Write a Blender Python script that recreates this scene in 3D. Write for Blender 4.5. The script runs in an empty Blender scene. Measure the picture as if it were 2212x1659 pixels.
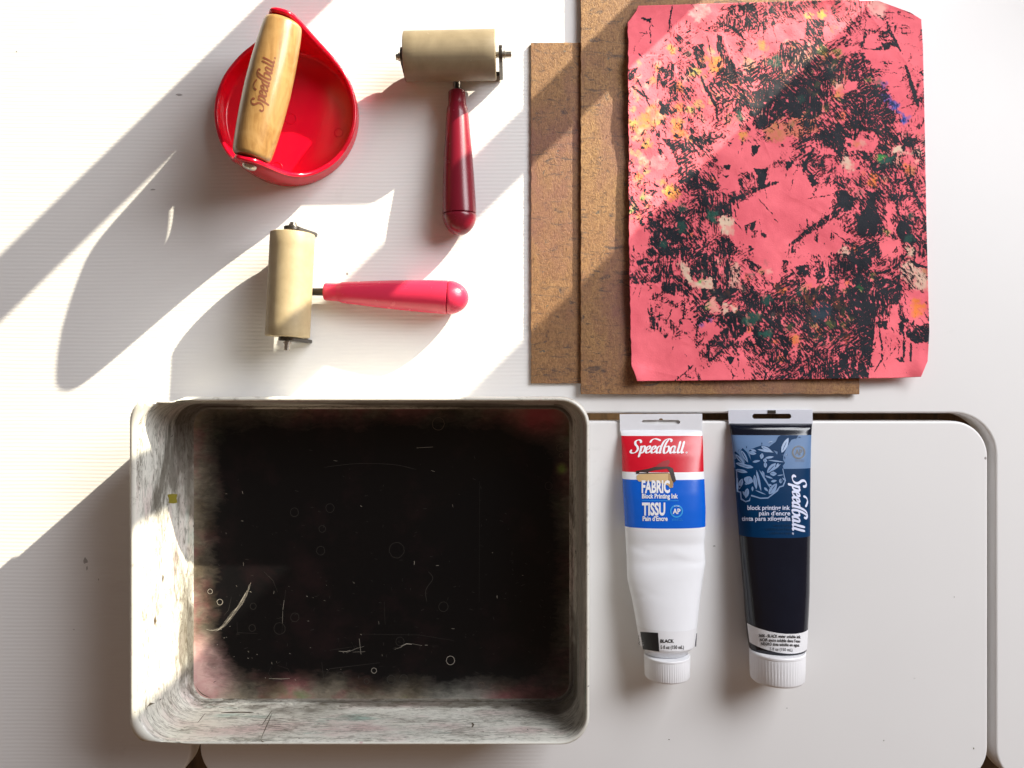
import bpy, bmesh, math, random
import numpy as np
from mathutils import Vector, Matrix
random.seed(7)
rng = np.random.RandomState(11)
S = 0.000335          # metres per measured unit on the table plane
H = 0.57              # camera height above the table
CX, CY = 1106.0, 830.0
C = bpy.context.scene.collection
scene = bpy.context.scene

# ---------------- camera, world, lights, exposure ----------------
cd = bpy.data.cameras.new('camera'); cam = bpy.data.objects.new('camera', cd); C.objects.link(cam)
cam.location = (0, 0, H); cam.rotation_euler = (0, 0, 0)
cd.sensor_width = 36; cd.lens = H/(2212*S)*36; cd.clip_start = 0.01; cd.clip_end = 50
scene.camera = cam
world = bpy.data.worlds.new('World'); scene.world = world; world.use_nodes = True
wn = world.node_tree; wn.nodes.clear()
wo = wn.nodes.new('ShaderNodeOutputWorld'); wb = wn.nodes.new('ShaderNodeBackground')
tc = wn.nodes.new('ShaderNodeTexCoord'); sp = wn.nodes.new('ShaderNodeSeparateXYZ')
wr = wn.nodes.new('ShaderNodeValToRGB'); wm = wn.nodes.new('ShaderNodeMath'); wm.operation = 'MULTIPLY_ADD'
wm.inputs[1].default_value = 0.5; wm.inputs[2].default_value = 0.5
wn.links.new(tc.outputs['Generated'], sp.inputs[0]); wn.links.new(sp.outputs['Y'], wm.inputs[0])
wn.links.new(wm.outputs[0], wr.inputs[0]); wn.links.new(wr.outputs[0], wb.inputs[0]); wn.links.new(wb.outputs[0], wo.inputs[0])
wr.color_ramp.elements[0].color = (0.95, 0.56, 0.30, 1); wr.color_ramp.elements[0].position = 0.1
wr.color_ramp.elements[1].color = (0.30, 0.34, 0.44, 1); wr.color_ramp.elements[1].position = 0.9
wb.inputs[1].default_value = 0.088
LDIR = Vector((-2.34, -2.265, -1.0)).normalized()
sd = bpy.data.lights.new('sun', 'SUN'); sun = bpy.data.objects.new('sun', sd); C.objects.link(sun)
sd.energy = 4.7; sd.angle = math.radians(0.5); sd.color = (1.0, 0.91, 0.71)
sun.rotation_euler = LDIR.to_track_quat('-Z', 'Y').to_euler()
def area(name, loc, to, sx, sy, e, col):
    ld = bpy.data.lights.new(name, 'AREA'); o = bpy.data.objects.new(name, ld); C.objects.link(o)
    ld.shape = 'RECTANGLE'; ld.size = sx; ld.size_y = sy; ld.energy = e; ld.color = col
    o.location = loc; o.rotation_euler = (Vector(to)-Vector(loc)).to_track_quat('-Z', 'Y').to_euler()
    return o
area('window_light', (1.0, 0.80, 0.82), (0.08, 0, 0), 1.1, 0.8, 15.6, (0.93, 0.94, 0.97))
scene.view_settings.view_transform = 'Standard'; scene.view_settings.look = 'None'
scene.view_settings.gamma = 1.0; scene.view_settings.exposure = 1.37
scene.view_settings.use_curve_mapping = False

# ---------------- helpers ----------------
def P(px, py, z=0.0):
    f = 1 - z/H
    return ((px-CX)*S*f, -(py-CY)*S*f, z)
def T(px, py, z=0.0):
    return ((px-CX)*S, -(py-CY)*S, z)
def org(p):
    v = Vector((0, 0, 0))
    while p: v += p.location; p = p.parent
    return v
def add(name, verts, faces, mats, parent=None, smooth=True, fm=None, local=False):
    me = bpy.data.meshes.new(name)
    if parent and not local:
        o_ = org(parent); verts = [(v[0]-o_.x, v[1]-o_.y, v[2]-o_.z) for v in verts]
    me.from_pydata([tuple(v) for v in verts], [], faces); me.update()
    for m in (mats if isinstance(mats, (list, tuple)) else [mats]): me.materials.append(m)
    if fm is not None: me.polygons.foreach_set('material_index', list(fm))
    if smooth: me.polygons.foreach_set('use_smooth', [True]*len(me.polygons))
    o = bpy.data.objects.new(name, me); C.objects.link(o)
    if parent: o.parent = parent
    return o
def tag(o, label=None, cat=None, group=None, kind=None):
    if label: o['label'] = label
    if cat: o['category'] = cat
    if group: o['group'] = group
    if kind: o['kind'] = kind
    return o
def empty(name, loc, label, cat, rz=0, group=None):
    o = bpy.data.objects.new(name, None); C.objects.link(o); o.empty_display_size = 0.02
    o.location = loc; o.rotation_euler = (0, 0, rz)
    return tag(o, label, cat, group)
def autosmooth(o, deg=35):
    me = o.data; bm = bmesh.new(); bm.from_mesh(me); a = math.radians(deg)
    for e in bm.edges:
        if len(e.link_faces) == 2 and e.calc_face_angle(0) > a: e.smooth = False
    bm.normal_update(); bm.to_mesh(me); bm.free()
def fixn(o):
    bm = bmesh.new(); bm.from_mesh(o.data); bmesh.ops.recalc_face_normals(bm, faces=bm.faces[:]); bm.to_mesh(o.data); bm.free()
def curve_mesh(polys, extrude=0.0, bevel=0.0):
    cu = bpy.data.curves.new('tmp', 'CURVE'); cu.dimensions = '2D'; cu.fill_mode = 'BOTH'
    cu.extrude = extrude; cu.bevel_depth = bevel; cu.bevel_resolution = 3; cu.offset = -bevel
    for p in polys:
        s = cu.splines.new('POLY'); s.points.add(len(p)-1)
        for i, q in enumerate(p): s.points[i].co = (q[0], q[1], 0, 1)
        s.use_cyclic_u = True
    return obj_mesh(cu)
def obj_mesh(cu):
    ob = bpy.data.objects.new('tmp', cu); C.objects.link(ob)
    dg = bpy.context.evaluated_depsgraph_get(); dg.update()
    me = bpy.data.meshes.new_from_object(ob.evaluated_get(dg))
    bpy.data.objects.remove(ob); bpy.data.curves.remove(cu)
    v = [tuple(x.co) for x in me.vertices]; f = [tuple(p.vertices) for p in me.polygons]
    bpy.data.meshes.remove(me)
    return v, f
def slab(name, polys, ztop, thick, mat, parent=None, bevel=0.0008):
    """flat plate with rounded edges; polys in table-plane units"""
    pl = [[T(x, y)[:2] for x, y in p] for p in polys]
    v, f = curve_mesh(pl, thick/2-bevel, bevel)
    v = [(a, b, c+ztop-thick/2) for a, b, c in v]
    o = add(name, v, f, mat, parent)
    autosmooth(o, 30); return o
def arc(cx, cy, r, a0, a1, n=14):
    return [(cx+r*math.cos(math.radians(a0+(a1-a0)*i/n)), cy+r*math.sin(math.radians(a0+(a1-a0)*i/n))) for i in range(n+1)]
def tess(polys, maxlen):
    """fill 2-D polygons and split long edges so the sheet can follow a curved surface"""
    v, f = curve_mesh(polys)
    return split(v, f, maxlen)
def split(v, f, maxlen):
    bm = bmesh.new(); vs = [bm.verts.new(q) for q in v]
    for q in f:
        try: bm.faces.new([vs[i] for i in q])
        except ValueError: pass
    bmesh.ops.remove_doubles(bm, verts=bm.verts[:], dist=1e-5)
    bmesh.ops.triangulate(bm, faces=bm.faces[:])
    for _ in range(7):
        es = [e for e in bm.edges if e.calc_length() > maxlen]
        if not es: break
        bmesh.ops.subdivide_edges(bm, edges=es, cuts=1)
        bmesh.ops.triangulate(bm, faces=[q for q in bm.faces if len(q.verts) > 3])
    bm.verts.index_update()
    v = [tuple(q.co) for q in bm.verts]; f = [tuple(w.index for w in q.verts) for q in bm.faces]
    bm.free(); return v, f
def text2d(body, offset=0.0, align='LEFT'):
    cu = bpy.data.curves.new('tmp', 'FONT'); cu.body = body; cu.size = 1.0; cu.offset = offset
    cu.align_x = align; cu.resolution_u = 3; cu.fill_mode = 'BOTH'
    v, f = obj_mesh(cu)
    return [(a, b) for a, b, c in v], f
class Acc:
    def __init__(s): s.v = []; s.f = []; s.m = []
    def put(s, v, f, m=0):
        b = len(s.v); s.v += list(v); s.f += [tuple(i+b for i in q) for q in f]; s.m += [m]*len(f)
def catmull(pts, n=6):
    out = []
    for i in range(len(pts)-1):
        p0 = pts[max(i-1, 0)]; p1 = pts[i]; p2 = pts[i+1]; p3 = pts[min(i+2, len(pts)-1)]
        for k in range(n):
            t = k/n
            out.append(tuple(0.5*((2*p1[j])+(-p0[j]+p2[j])*t+(2*p0[j]-5*p1[j]+4*p2[j]-p3[j])*t*t+(-p0[j]+3*p1[j]-3*p2[j]+p3[j])*t**3) for j in range(len(p1))))
    out.append(tuple(pts[-1])); return out
def ribbon(pts, w, pen=None, minw=0.3, taper=True):
    """stroke of a broad nib: width varies with direction. returns 2-D verts, faces"""
    v = []; f = []; n = len(pts)
    for i, p in enumerate(pts):
        a = pts[max(i-1, 0)]; b = pts[min(i+1, n-1)]
        dx, dy = b[0]-a[0], b[1]-a[1]; L = math.hypot(dx, dy) or 1; dx /= L; dy /= L
        ww = w
        if pen is not None: ww = w*(minw+(1-minw)*abs(dx*math.sin(pen)-dy*math.cos(pen)))
        if taper: ww *= min(1, 0.45+i*0.3, 0.45+(n-1-i)*0.3)
        v += [(p[0]-dy*ww/2, p[1]+dx*ww/2), (p[0]+dy*ww/2, p[1]-dx*ww/2)]
        if i: k = 2*i; f.append((k-2, k-1, k+1, k))
    return v, f
LOGO = [
 [(.85,1.45),(.78,1.78),(.45,1.92),(.16,1.68),(.24,1.28),(.55,.92),(.68,.5),(.48,.1),(.1,0),(-.14,.22),(-.05,.5)],
 [(.98,1.05),(1.06,.7),(1.04,-.1),(1.02,-.62)], [(1.06,.72),(1.25,1.02),(1.48,.88),(1.5,.42),(1.33,.03),(1.06,.12)],
 [(1.74,.48),(2.0,.6),(2.12,.84),(1.98,1.03),(1.77,.86),(1.7,.42),(1.86,.03),(2.12,.12),(2.26,.34)],
 [(2.40,.48),(2.66,.6),(2.78,.84),(2.64,1.03),(2.43,.86),(2.36,.42),(2.52,.03),(2.78,.12),(2.92,.34)],
 [(3.46,.93),(3.22,1.02),(3.03,.72),(3.01,.3),(3.16,.0),(3.42,.22)],
 [(3.62,.12),(3.49,.03),(3.45,.5),(3.49,1.15),(3.64,1.72),(3.9,2.0),(4.25,2.04),(4.52,1.86),(4.46,1.6)],
 [(1.98,1.5),(2.08,1.88),(2.42,2.08),(2.85,1.98),(3.2,1.80)],
 [(4.14,1.98),(3.93,1.4),(3.86,.6),(3.97,.06),(4.2,.0),(4.42,.3),(4.45,.72),(4.28,1.0),(4.02,.86)],
 [(5.12,.93),(4.9,1.02),(4.7,.72),(4.68,.3),(4.84,.0),(5.1,.25),(5.16,1.0)], [(5.16,1.02),(5.14,.35),(5.26,.02),(5.44,.18)],
 [(5.62,1.75),(5.62,.9),(5.6,.3),(5.74,.02),(5.92,.18)], [(6.08,1.75),(6.08,.9),(6.06,.3),(6.2,.02),(6.36,.18)],
]
def logo2d(w=0.27, shear=0.22):
    A = Acc()
    for st in LOGO:
        c = catmull(st, 6); v, f = ribbon(c, w, math.radians(18), 0.34)
        A.put(v, f)
    A.put(*ribbon([(6.72+.09*math.cos(t), .08+.09*math.sin(t)) for t in np.linspace(0, 6.283, 12)], .06, taper=False))
    return [(x+y*shear, y) for x, y in A.v], A.f

# ---------------- material toolkit ----------------
class NT:
    def __init__(s, name):
        s.m = bpy.data.materials.new(name); s.m.use_nodes = True; s.t = s.m.node_tree
        s.b = s.t.nodes['Principled BSDF']; s._c = None
    def n(s, typ, **kw):
        o = s.t.nodes.new(typ)
        for k, v in kw.items():
            if k.startswith('i_'): s.set(o.inputs[k[2:].replace('_', ' ')], v)
            else: setattr(o, k, v)
        return o
    def set(s, inp, v):
        if hasattr(v, 'is_linked') or isinstance(v, bpy.types.NodeSocket): s.t.links.new(v, inp)
        else:
            if inp.type == 'RGBA' and len(v) == 3: v = (*v, 1)
            inp.default_value = v
    def co(s):
        if not s._c: s._c = s.n('ShaderNodeTexCoord').outputs['Object']
        return s._c
    def map(s, vec, sc=(1, 1, 1), loc=(0, 0, 0), rot=(0, 0, 0)):
        o = s.n('ShaderNodeMapping'); s.set(o.inputs[0], vec); o.inputs['Scale'].default_value = sc
        o.inputs['Location'].default_value = loc; o.inputs['Rotation'].default_value = rot; return o.outputs[0]
    def noise(s, vec, scale, detail=4, rough=0.55, dist=0.0, col=False):
        o = s.n('ShaderNodeTexNoise'); s.set(o.inputs['Vector'], vec); o.inputs['Scale'].default_value = scale
        o.inputs['Detail'].default_value = detail; o.inputs['Roughness'].default_value = rough; o.inputs['Distortion'].default_value = dist
        return o.outputs[1 if col else 0]
    def ma(s, op, a, b=0.0, c=None, clamp=False):
        o = s.n('ShaderNodeMath'); o.operation = op; o.use_clamp = clamp; s.set(o.inputs[0], a); s.set(o.inputs[1], b)
        if c is not None: s.set(o.inputs[2], c)
        return o.outputs[0]
    def ramp(s, fac, stops, interp='LINEAR'):
        o = s.n('ShaderNodeValToRGB'); s.set(o.inputs[0], fac); cr = o.color_ramp; cr.interpolation = interp
        while len(cr.elements) < len(stops): cr.elements.new(0.5)
        for e, (p, c) in zip(cr.elements, stops):
            e.position = p; e.color = (c, c, c, 1) if isinstance(c, (int, float)) else (*c, 1)
        return o.outputs[0]
    def mix(s, fac, a, b, mode='MIX'):
        o = s.n('ShaderNodeMix'); o.data_type = 'RGBA'; o.blend_type = mode
        s.set(o.inputs[0], fac); s.set(o.inputs[6], a); s.set(o.inputs[7], b); return o.outputs[2]
    def sep(s, vec):
        o = s.n('ShaderNodeSeparateXYZ'); s.set(o.inputs[0], vec); return o.outputs
    def attr(s, name):
        o = s.n('ShaderNodeAttribute'); o.attribute_name = name; return o
    def bump(s, h, strength=0.3, dist=0.001, prev=None):
        o = s.n('ShaderNodeBump'); s.set(o.inputs['Height'], h); o.inputs['Strength'].default_value = strength
        o.inputs['Distance'].default_value = dist
        if prev is not None: s.set(o.inputs['Normal'], prev)
        return o.outputs[0]
    def out(s, col=None, rough=None, nrm=None, **kw):
        if col is not None: s.set(s.b.inputs['Base Color'], col)
        if rough is not None: s.set(s.b.inputs['Roughness'], rough)
        if nrm is not None: s.set(s.b.inputs['Normal'], nrm)
        for k, v in kw.items(): s.set(s.b.inputs[k.replace('_', ' ')], v)
        return s.m
def simple(name, col, rough=0.4, var=0.12, nscale=250, bumps=0.05, rv=0.08, **kw):
    t = NT(name); n = t.noise(t.co(), nscale, 5)
    c2 = tuple(min(1, x*(1-var)) for x in col)
    c = t.mix(n, c2, tuple(min(1, x*(1+var*.5)) for x in col))
    n2 = t.noise(t.co(), nscale*3, 3)
    return t.out(c, t.ma('MULTIPLY_ADD', n, rv, rough-rv/2), t.bump(n2, bumps, 0.0003), **kw)

# ---------------- materials ----------------
def mat_table():
    t = NT('white_laminate'); co = t.co(); x, y, z = t.sep(co)
    wob = t.noise(co, 9, 2)
    ph = t.ma('ADD', t.ma('MULTIPLY', y, 2*math.pi/0.00275), t.ma('MULTIPLY', wob, 9.0))
    w = t.ma('SINE', ph)
    brk = t.ramp(t.noise(t.map(co, (60, 400, 60)), 1.0, 4), [(0.3, 0.35), (0.65, 1.0)])
    msk = t.ramp(t.ma('MULTIPLY_ADD', x, 1.0, 0.5), [(0.505, 1.0), (0.535, 0.0)])
    h = t.ma('MULTIPLY', t.ma('MULTIPLY', w, brk), msk)
    n1 = t.bump(h, 0.55, 0.000075)
    n2 = t.bump(t.noise(co, 3500, 2), 0.12, 0.00006, n1)
    spots = t.n('ShaderNodeTexVoronoi'); t.set(spots.inputs['Vector'], co); spots.inputs['Scale'].default_value = 26
    sm = t.ramp(spots.outputs['Distance'], [(0.02, 1.0), (0.032, 0.0)])
    sel = t.ramp(t.noise(co, 14, 2), [(0.56, 0.0), (0.6, 1.0)])
    dirt = t.ma('MULTIPLY', sm, sel)
    smear = t.ma('MULTIPLY', t.ramp(t.noise(t.map(co, (14, 22, 1), rot=(0, 0, .7)), 1, 6, .65, .6), [(0.66, 0), (0.74, 1)]), 0.16)
    c = t.mix(t.noise(co, 6, 4), (0.76, 0.755, 0.75), (0.82, 0.815, 0.805))
    c = t.mix(smear, c, (0.45, 0.43, 0.42)); c = t.mix(t.ma('MULTIPLY', dirt, .8), c, (0.12, 0.1, 0.09))
    return t.out(c, 0.42, n2)
def mat_board(name, a, b, seed):
    t = NT(name); co = t.map(t.co(), loc=(seed, seed*.7, 0))
    n1 = t.noise(co, 650, 7, .8); n2 = t.noise(t.map(co, (420, 190, 250)), 1.0, 6, .75, 1.5); n3 = t.noise(co, 22, 4, .6)
    f = t.ma('ADD', t.ma('MULTIPLY', n1, .5), t.ma('MULTIPLY', n2, .5))
    c = t.ramp(f, [(0.36, tuple(x*.36 for x in a)), (0.47, a), (0.60, b)])
    c = t.mix(t.ramp(n3, [(.35, 0.0), (.75, .5)]), c, (0.20, 0.085, 0.045))
    pur = t.ramp(t.noise(t.map(co, (16, 9, 1)), 1, 5, .6), [(.48, 0), (.66, .65)])
    c = t.mix(pur, c, (0.20, 0.07, 0.07))
    chips = t.ramp(t.noise(t.map(co, (38, 130, 1), rot=(0, 0, .9)), 1, 7, .78, 2.0), [(.55, 0), (.62, .75)])
    c = t.mix(chips, c, (0.035, 0.028, 0.03))
    nk = t.ramp(t.noise(t.map(co, (60, 110, 1), rot=(0, 0, -.6)), 1, 7, .7, 1.2), [(.65, 0), (.675, .8)])
    c = t.mix(nk, c, (0.04, 0.07, 0.07))
    return t.out(c, 0.6, t.bump(f, 0.8, 0.0009))
def mat_paper():
    t = NT('inked_pink_paper'); co = t.co()
    ink = t.attr('ink').outputs['Fac']; pig = t.attr('pigment').outputs['Color']
    fine = t.noise(co, 1100, 3, .6, .6)
    sa = t.noise(t.map(co, (850, 125, 1)), 1, 4, .6, .5); sb = t.noise(t.map(t.map(co, rot=(0, 0, 1.0)), (850, 150, 1)), 1, 4, .6, .5); sc = t.noise(t.map(t.map(co, rot=(0, 0, -.7)), (850, 150, 1)), 1, 4, .6, .5)
    def fmix(m, a, b): return t.ma('ADD', t.ma('MULTIPLY', a, t.ma('SUBTRACT', 1.0, m)), t.ma('MULTIPLY', b, m))
    m1 = t.ramp(t.noise(co, 45, 2), [(.48, 0), (.52, 1)]); m2 = t.ramp(t.noise(t.map(co, loc=(4, 2, 0)), 38, 2), [(.49, 0), (.53, 1)])
    mid = fmix(m2, fmix(m1, sa, sb), sc)
    nn = t.ma('ADD', t.ma('MULTIPLY', fine, .22), t.ma('MULTIPLY', mid, .78))
    k = t.ma('ADD', ink, t.ma('MULTIPLY', t.ma('SUBTRACT', nn, .5), 2.7))
    fac = t.ramp(k, [(0.37, 0.0), (0.60, 1.0)])
    fac = t.ma('MULTIPLY', fac, t.ramp(ink, [(0.04, 0.0), (0.16, 1.0)]))
    inkc = t.mix(t.noise(co, 60, 4), (0.004, 0.006, 0.013), (0.010, 0.013, 0.020))
    tint = t.attr('tint').outputs['Color']
    inkc = t.mix(1.0, inkc, tint, 'ADD')
    var = t.mix(t.ramp(t.noise(co, 32, 6, .62), [(.35, 0), (.65, 1)]), (0.88, .80, .84), (1.04, 1.10, 1.08)); base = t.mix(1.0, pig, var, 'MULTIPLY')
    c = t.mix(fac, base, inkc)
    r = t.ma('MULTIPLY_ADD', fac, 0.0, 0.60)
    b1 = t.bump(t.ma('ADD', fac, t.ma('MULTIPLY', fine, .7)), 0.75, 0.0004)
    return t.out(c, r, b1, Specular_IOR_Level=0.2)
def mat_tray_floor():
    t = NT('inky_tray_floor'); co = t.co(); x, y, z = t.sep(co)
    cx, cy = T(837, 1190)[:2]; hx = 398*S; hy = 303*S
    nz = t.ma('ADD', t.ma('MULTIPLY', t.noise(co, 30, 6, .6), .6), t.ma('MULTIPLY', t.noise(co, 10, 2), .4)); nz2 = t.noise(t.map(co, (110, 260, 1)), 1, 6, .7, .8)
    dx = t.ma('SUBTRACT', t.ma('ABSOLUTE', t.ma('SUBTRACT', x, cx)), hx)
    dy = t.ma('SUBTRACT', t.ma('ABSOLUTE', t.ma('SUBTRACT', y, cy)), hy)
    d = t.n('ShaderNodeMath'); d.operation = 'SMOOTH_MAX'; t.set(d.inputs[0], dx); t.set(d.inputs[1], dy); d.inputs[2].default_value = 0.022
    dd = t.ma('ADD', d.outputs[0], t.ma('ADD', t.ma('MULTIPLY', t.ma('SUBTRACT', nz, .5), .040), t.ma('MULTIPLY', t.ma('SUBTRACT', nz2, .5), .016)))
    def spot(px, py, r):
        v = t.n('ShaderNodeVectorMath', operation='DISTANCE'); t.set(v.inputs[0], co); v.inputs[1].default_value = T(px, py, .0042)
        return t.ramp(t.ma('ADD', t.ma('MULTIPLY', v.outputs['Value'], 1/r), t.ma('MULTIPLY', t.ma('SUBTRACT', nz, .5), 1.6)), [(.35, 1), (1.0, 0)])
    s1 = spot(452, 1445, .032); s2 = spot(1165, 905, .030); s3 = spot(1212, 1012, .006); s4 = spot(640, 1490, .022); s5 = spot(1000, 1500, .03)
    dd = t.ma('ADD', dd, t.ma('ADD', t.ma('MULTIPLY', t.ma('ADD', s1, t.ma('MULTIPLY', s4, .6)), .012), t.ma('MULTIPLY', t.ma('ADD', s2, s3), .012)))
    fac = t.ramp(t.ma('MULTIPLY_ADD', dd, 25, .5), [(0.14, 0.0), (0.36, .16), (0.54, .45), (0.78, 1.0)])
    streak = t.noise(t.map(co, (110, 170, 1)), 1, 6, .7, .6)
    pale = t.mix(streak, (0.22, 0.18, 0.13), (0.42, 0.37, 0.29))
    pk = t.ramp(t.noise(t.map(co, (22, 30, 1), loc=(3.1, 0.4, 0)), 1, 4, .6), [(.46, 0), (.60, .85)])
    pale = t.mix(t.ma('MULTIPLY', pk, .8), pale, (0.36, 0.085, 0.11))
    pale = t.mix(t.ramp(t.noise(t.map(co, (40, 40, 1), loc=(1.7, 5.4, 0)), 1, 5, .6), [(.45, 0), (.65, .7)]), pale, (0.16, 0.115, 0.06))
    gr = t.ramp(t.noise(t.map(co, (26, 26, 1), loc=(7.7, 2.4, 0)), 1, 4, .6), [(.60, 0), (.70, .6)])
    pale = t.mix(gr, pale, (0.14, 0.24, 0.10))
    pale = t.mix(t.ma('MULTIPLY', s1, .85), pale, t.mix(streak, (0.50, 0.20, 0.22), (0.74, 0.56, 0.52)))
    pale = t.mix(t.ma('MULTIPLY', s2, .8), pale, (0.36, 0.05, 0.07)); pale = t.mix(t.ma('MULTIPLY', s3, .9), pale, (0.22, 0.34, 0.06)); pale = t.mix(t.ma('MULTIPLY', s5, .8), pale, (0.52, 0.52, 0.46))
    blk = t.mix(t.ramp(t.noise(co, 18, 5, .7), [(.5, 0), (.75, 1)]), (0.0035, 0.0035, 0.004), (0.014, 0.007, 0.008))
    c = t.mix(fac, blk, pale)
    return t.out(c, t.ma('MULTIPLY_ADD', fac, 0.1, 0.33), t.bump(nz2, 0.15, 0.0002), Specular_IOR_Level=0.25)
def mat_tray_wall():
    t = NT('smeared_tray_wall'); uv = t.n('ShaderNodeTexCoord').outputs['UV']; co = t.co()
    s1 = t.noise(t.map(uv, (120, 620, 1)), 1.0, 7, .74, 1.2); s2 = t.noise(t.map(uv, (18, 95, 1), loc=(4, 1, 0)), 1, 6, .6, .5)
    c = t.mix(t.noise(co, 30, 4), (0.60, 0.585, 0.515), (0.78, 0.77, 0.71))
    c = t.mix(t.ramp(t.noise(t.map(uv, (12, 40, 1), loc=(2, 8, 0)), 1, 5, .6), [(.50, 0), (.68, .5)]), c, (0.62, 0.36, 0.38))
    c = t.mix(t.ramp(t.noise(t.map(uv, (14, 60, 1), loc=(9, 3, 0)), 1, 5, .6), [(.60, 0), (.70, .55)]), c, (0.18, 0.42, 0.36))
    f = t.ma('ADD', t.ma('MULTIPLY', s1, .72), t.ma('MULTIPLY', s2, .28))
    c = t.mix(t.ramp(f, [(.475, 0), (.60, .86)]), c, (0.13, 0.115, 0.09))
    v = t.sep(uv)[1]; big = t.noise(t.map(uv, (7, 25, 1), loc=(1, 6, 0)), 1, 5, .6, .6)
    stain_shade = t.ma('ADD', t.ma('MULTIPLY', v, -14.0), t.ma('MULTIPLY_ADD', big, 2.6, -.62))
    c = t.mix(t.ramp(stain_shade, [(.42, 0), (.62, .75)]), c, (0.06, 0.045, 0.028))  # inner-wall shade painted in along with ink stain, heavier towards the floor
    blot = t.ramp(t.noise(t.map(uv, (60, 120, 1), loc=(5, 5, 0)), 1, 4, .6, 1.0), [(.70, 0), (.715, .95)])
    c = t.mix(blot, c, (0.03, 0.02, 0.03))
    return t.out(c, t.ma('MULTIPLY_ADD', f, .15, .26), t.bump(s1, .2, .0003))
def mat_rim():
    t = NT('cream_tray_plastic'); co = t.co()
    c = t.mix(t.noise(co, 40, 5), (0.62, 0.61, 0.54), (0.80, 0.79, 0.72))
    c = t.mix(t.ramp(t.noise(co, 130, 6, .7), [(.55, 0), (.70, .55)]), c, (0.22, 0.20, 0.16))
    c = t.mix(t.ramp(t.noise(t.map(co, loc=(3, 1, 0)), 55, 4, .6), [(.64, 0), (.70, .5)]), c, (0.5, 0.12, 0.2))
    c = t.mix(t.ramp(t.noise(t.map(co, loc=(8, 1, 0)), 240, 4, .6), [(.70, 0), (.72, .9)]), c, (0.05, 0.04, 0.05))
    return t.out(c, .3, t.bump(t.noise(co, 300, 3), .08, .0003))
def mat_wood():
    t = NT('varnished_wood'); co = t.co()
    g = t.noise(t.map(co, (240, 42, 240)), 1.0, 6, .62, .8)
    c = t.ramp(g, [(.28, (0.22, 0.11, 0.032)), (.5, (0.33, 0.18, 0.058)), (.72, (0.42, 0.25, 0.09))])
    p = t.noise(co, 38, 4, .6, 1.2)
    c = t.mix(t.ramp(p, [(.42, 0), (.62, .7)]), c, (0.42, 0.255, 0.10))
    sc = t.ramp(t.noise(t.map(co, (150, 60, 150)), 1, 5, .7, 1.5), [(.68, 0), (.73, .7)])
    c = t.mix(sc, c, (0.16, 0.09, 0.035))
    return t.out(c, .34, t.bump(g, .18, .0003), Coat_Weight=0.35, Coat_Roughness=0.15)
def mat_rubber(name, a, b, grain):
    t = NT(name); co = t.co()
    n = t.noise(co, 55, 6, .62, .5); n2 = t.noise(t.map(co, (30, 900, 900) if grain else (300, 300, 300)), 1, 3, .5)
    c = t.mix(t.ramp(n, [(.3, 0), (.7, 1)]), a, b)
    c = t.mix(t.ma('MULTIPLY', n2, .25), c, tuple(x*.7 for x in a))
    c = t.mix(t.ramp(t.noise(co, 160, 5, .75, 1.5), [(.66, 0), (.70, .4)]), c, tuple(x*.5 for x in a))
    c = t.mix(t.ramp(t.noise(t.map(co, loc=(4, 4, 4)), 210, 4, .75, 2.5), [(.71, 0), (.73, .6)]), c, (0.75, 0.72, 0.62))
    return t.out(c, .5, t.bump(n2, .16, .0003))
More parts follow.
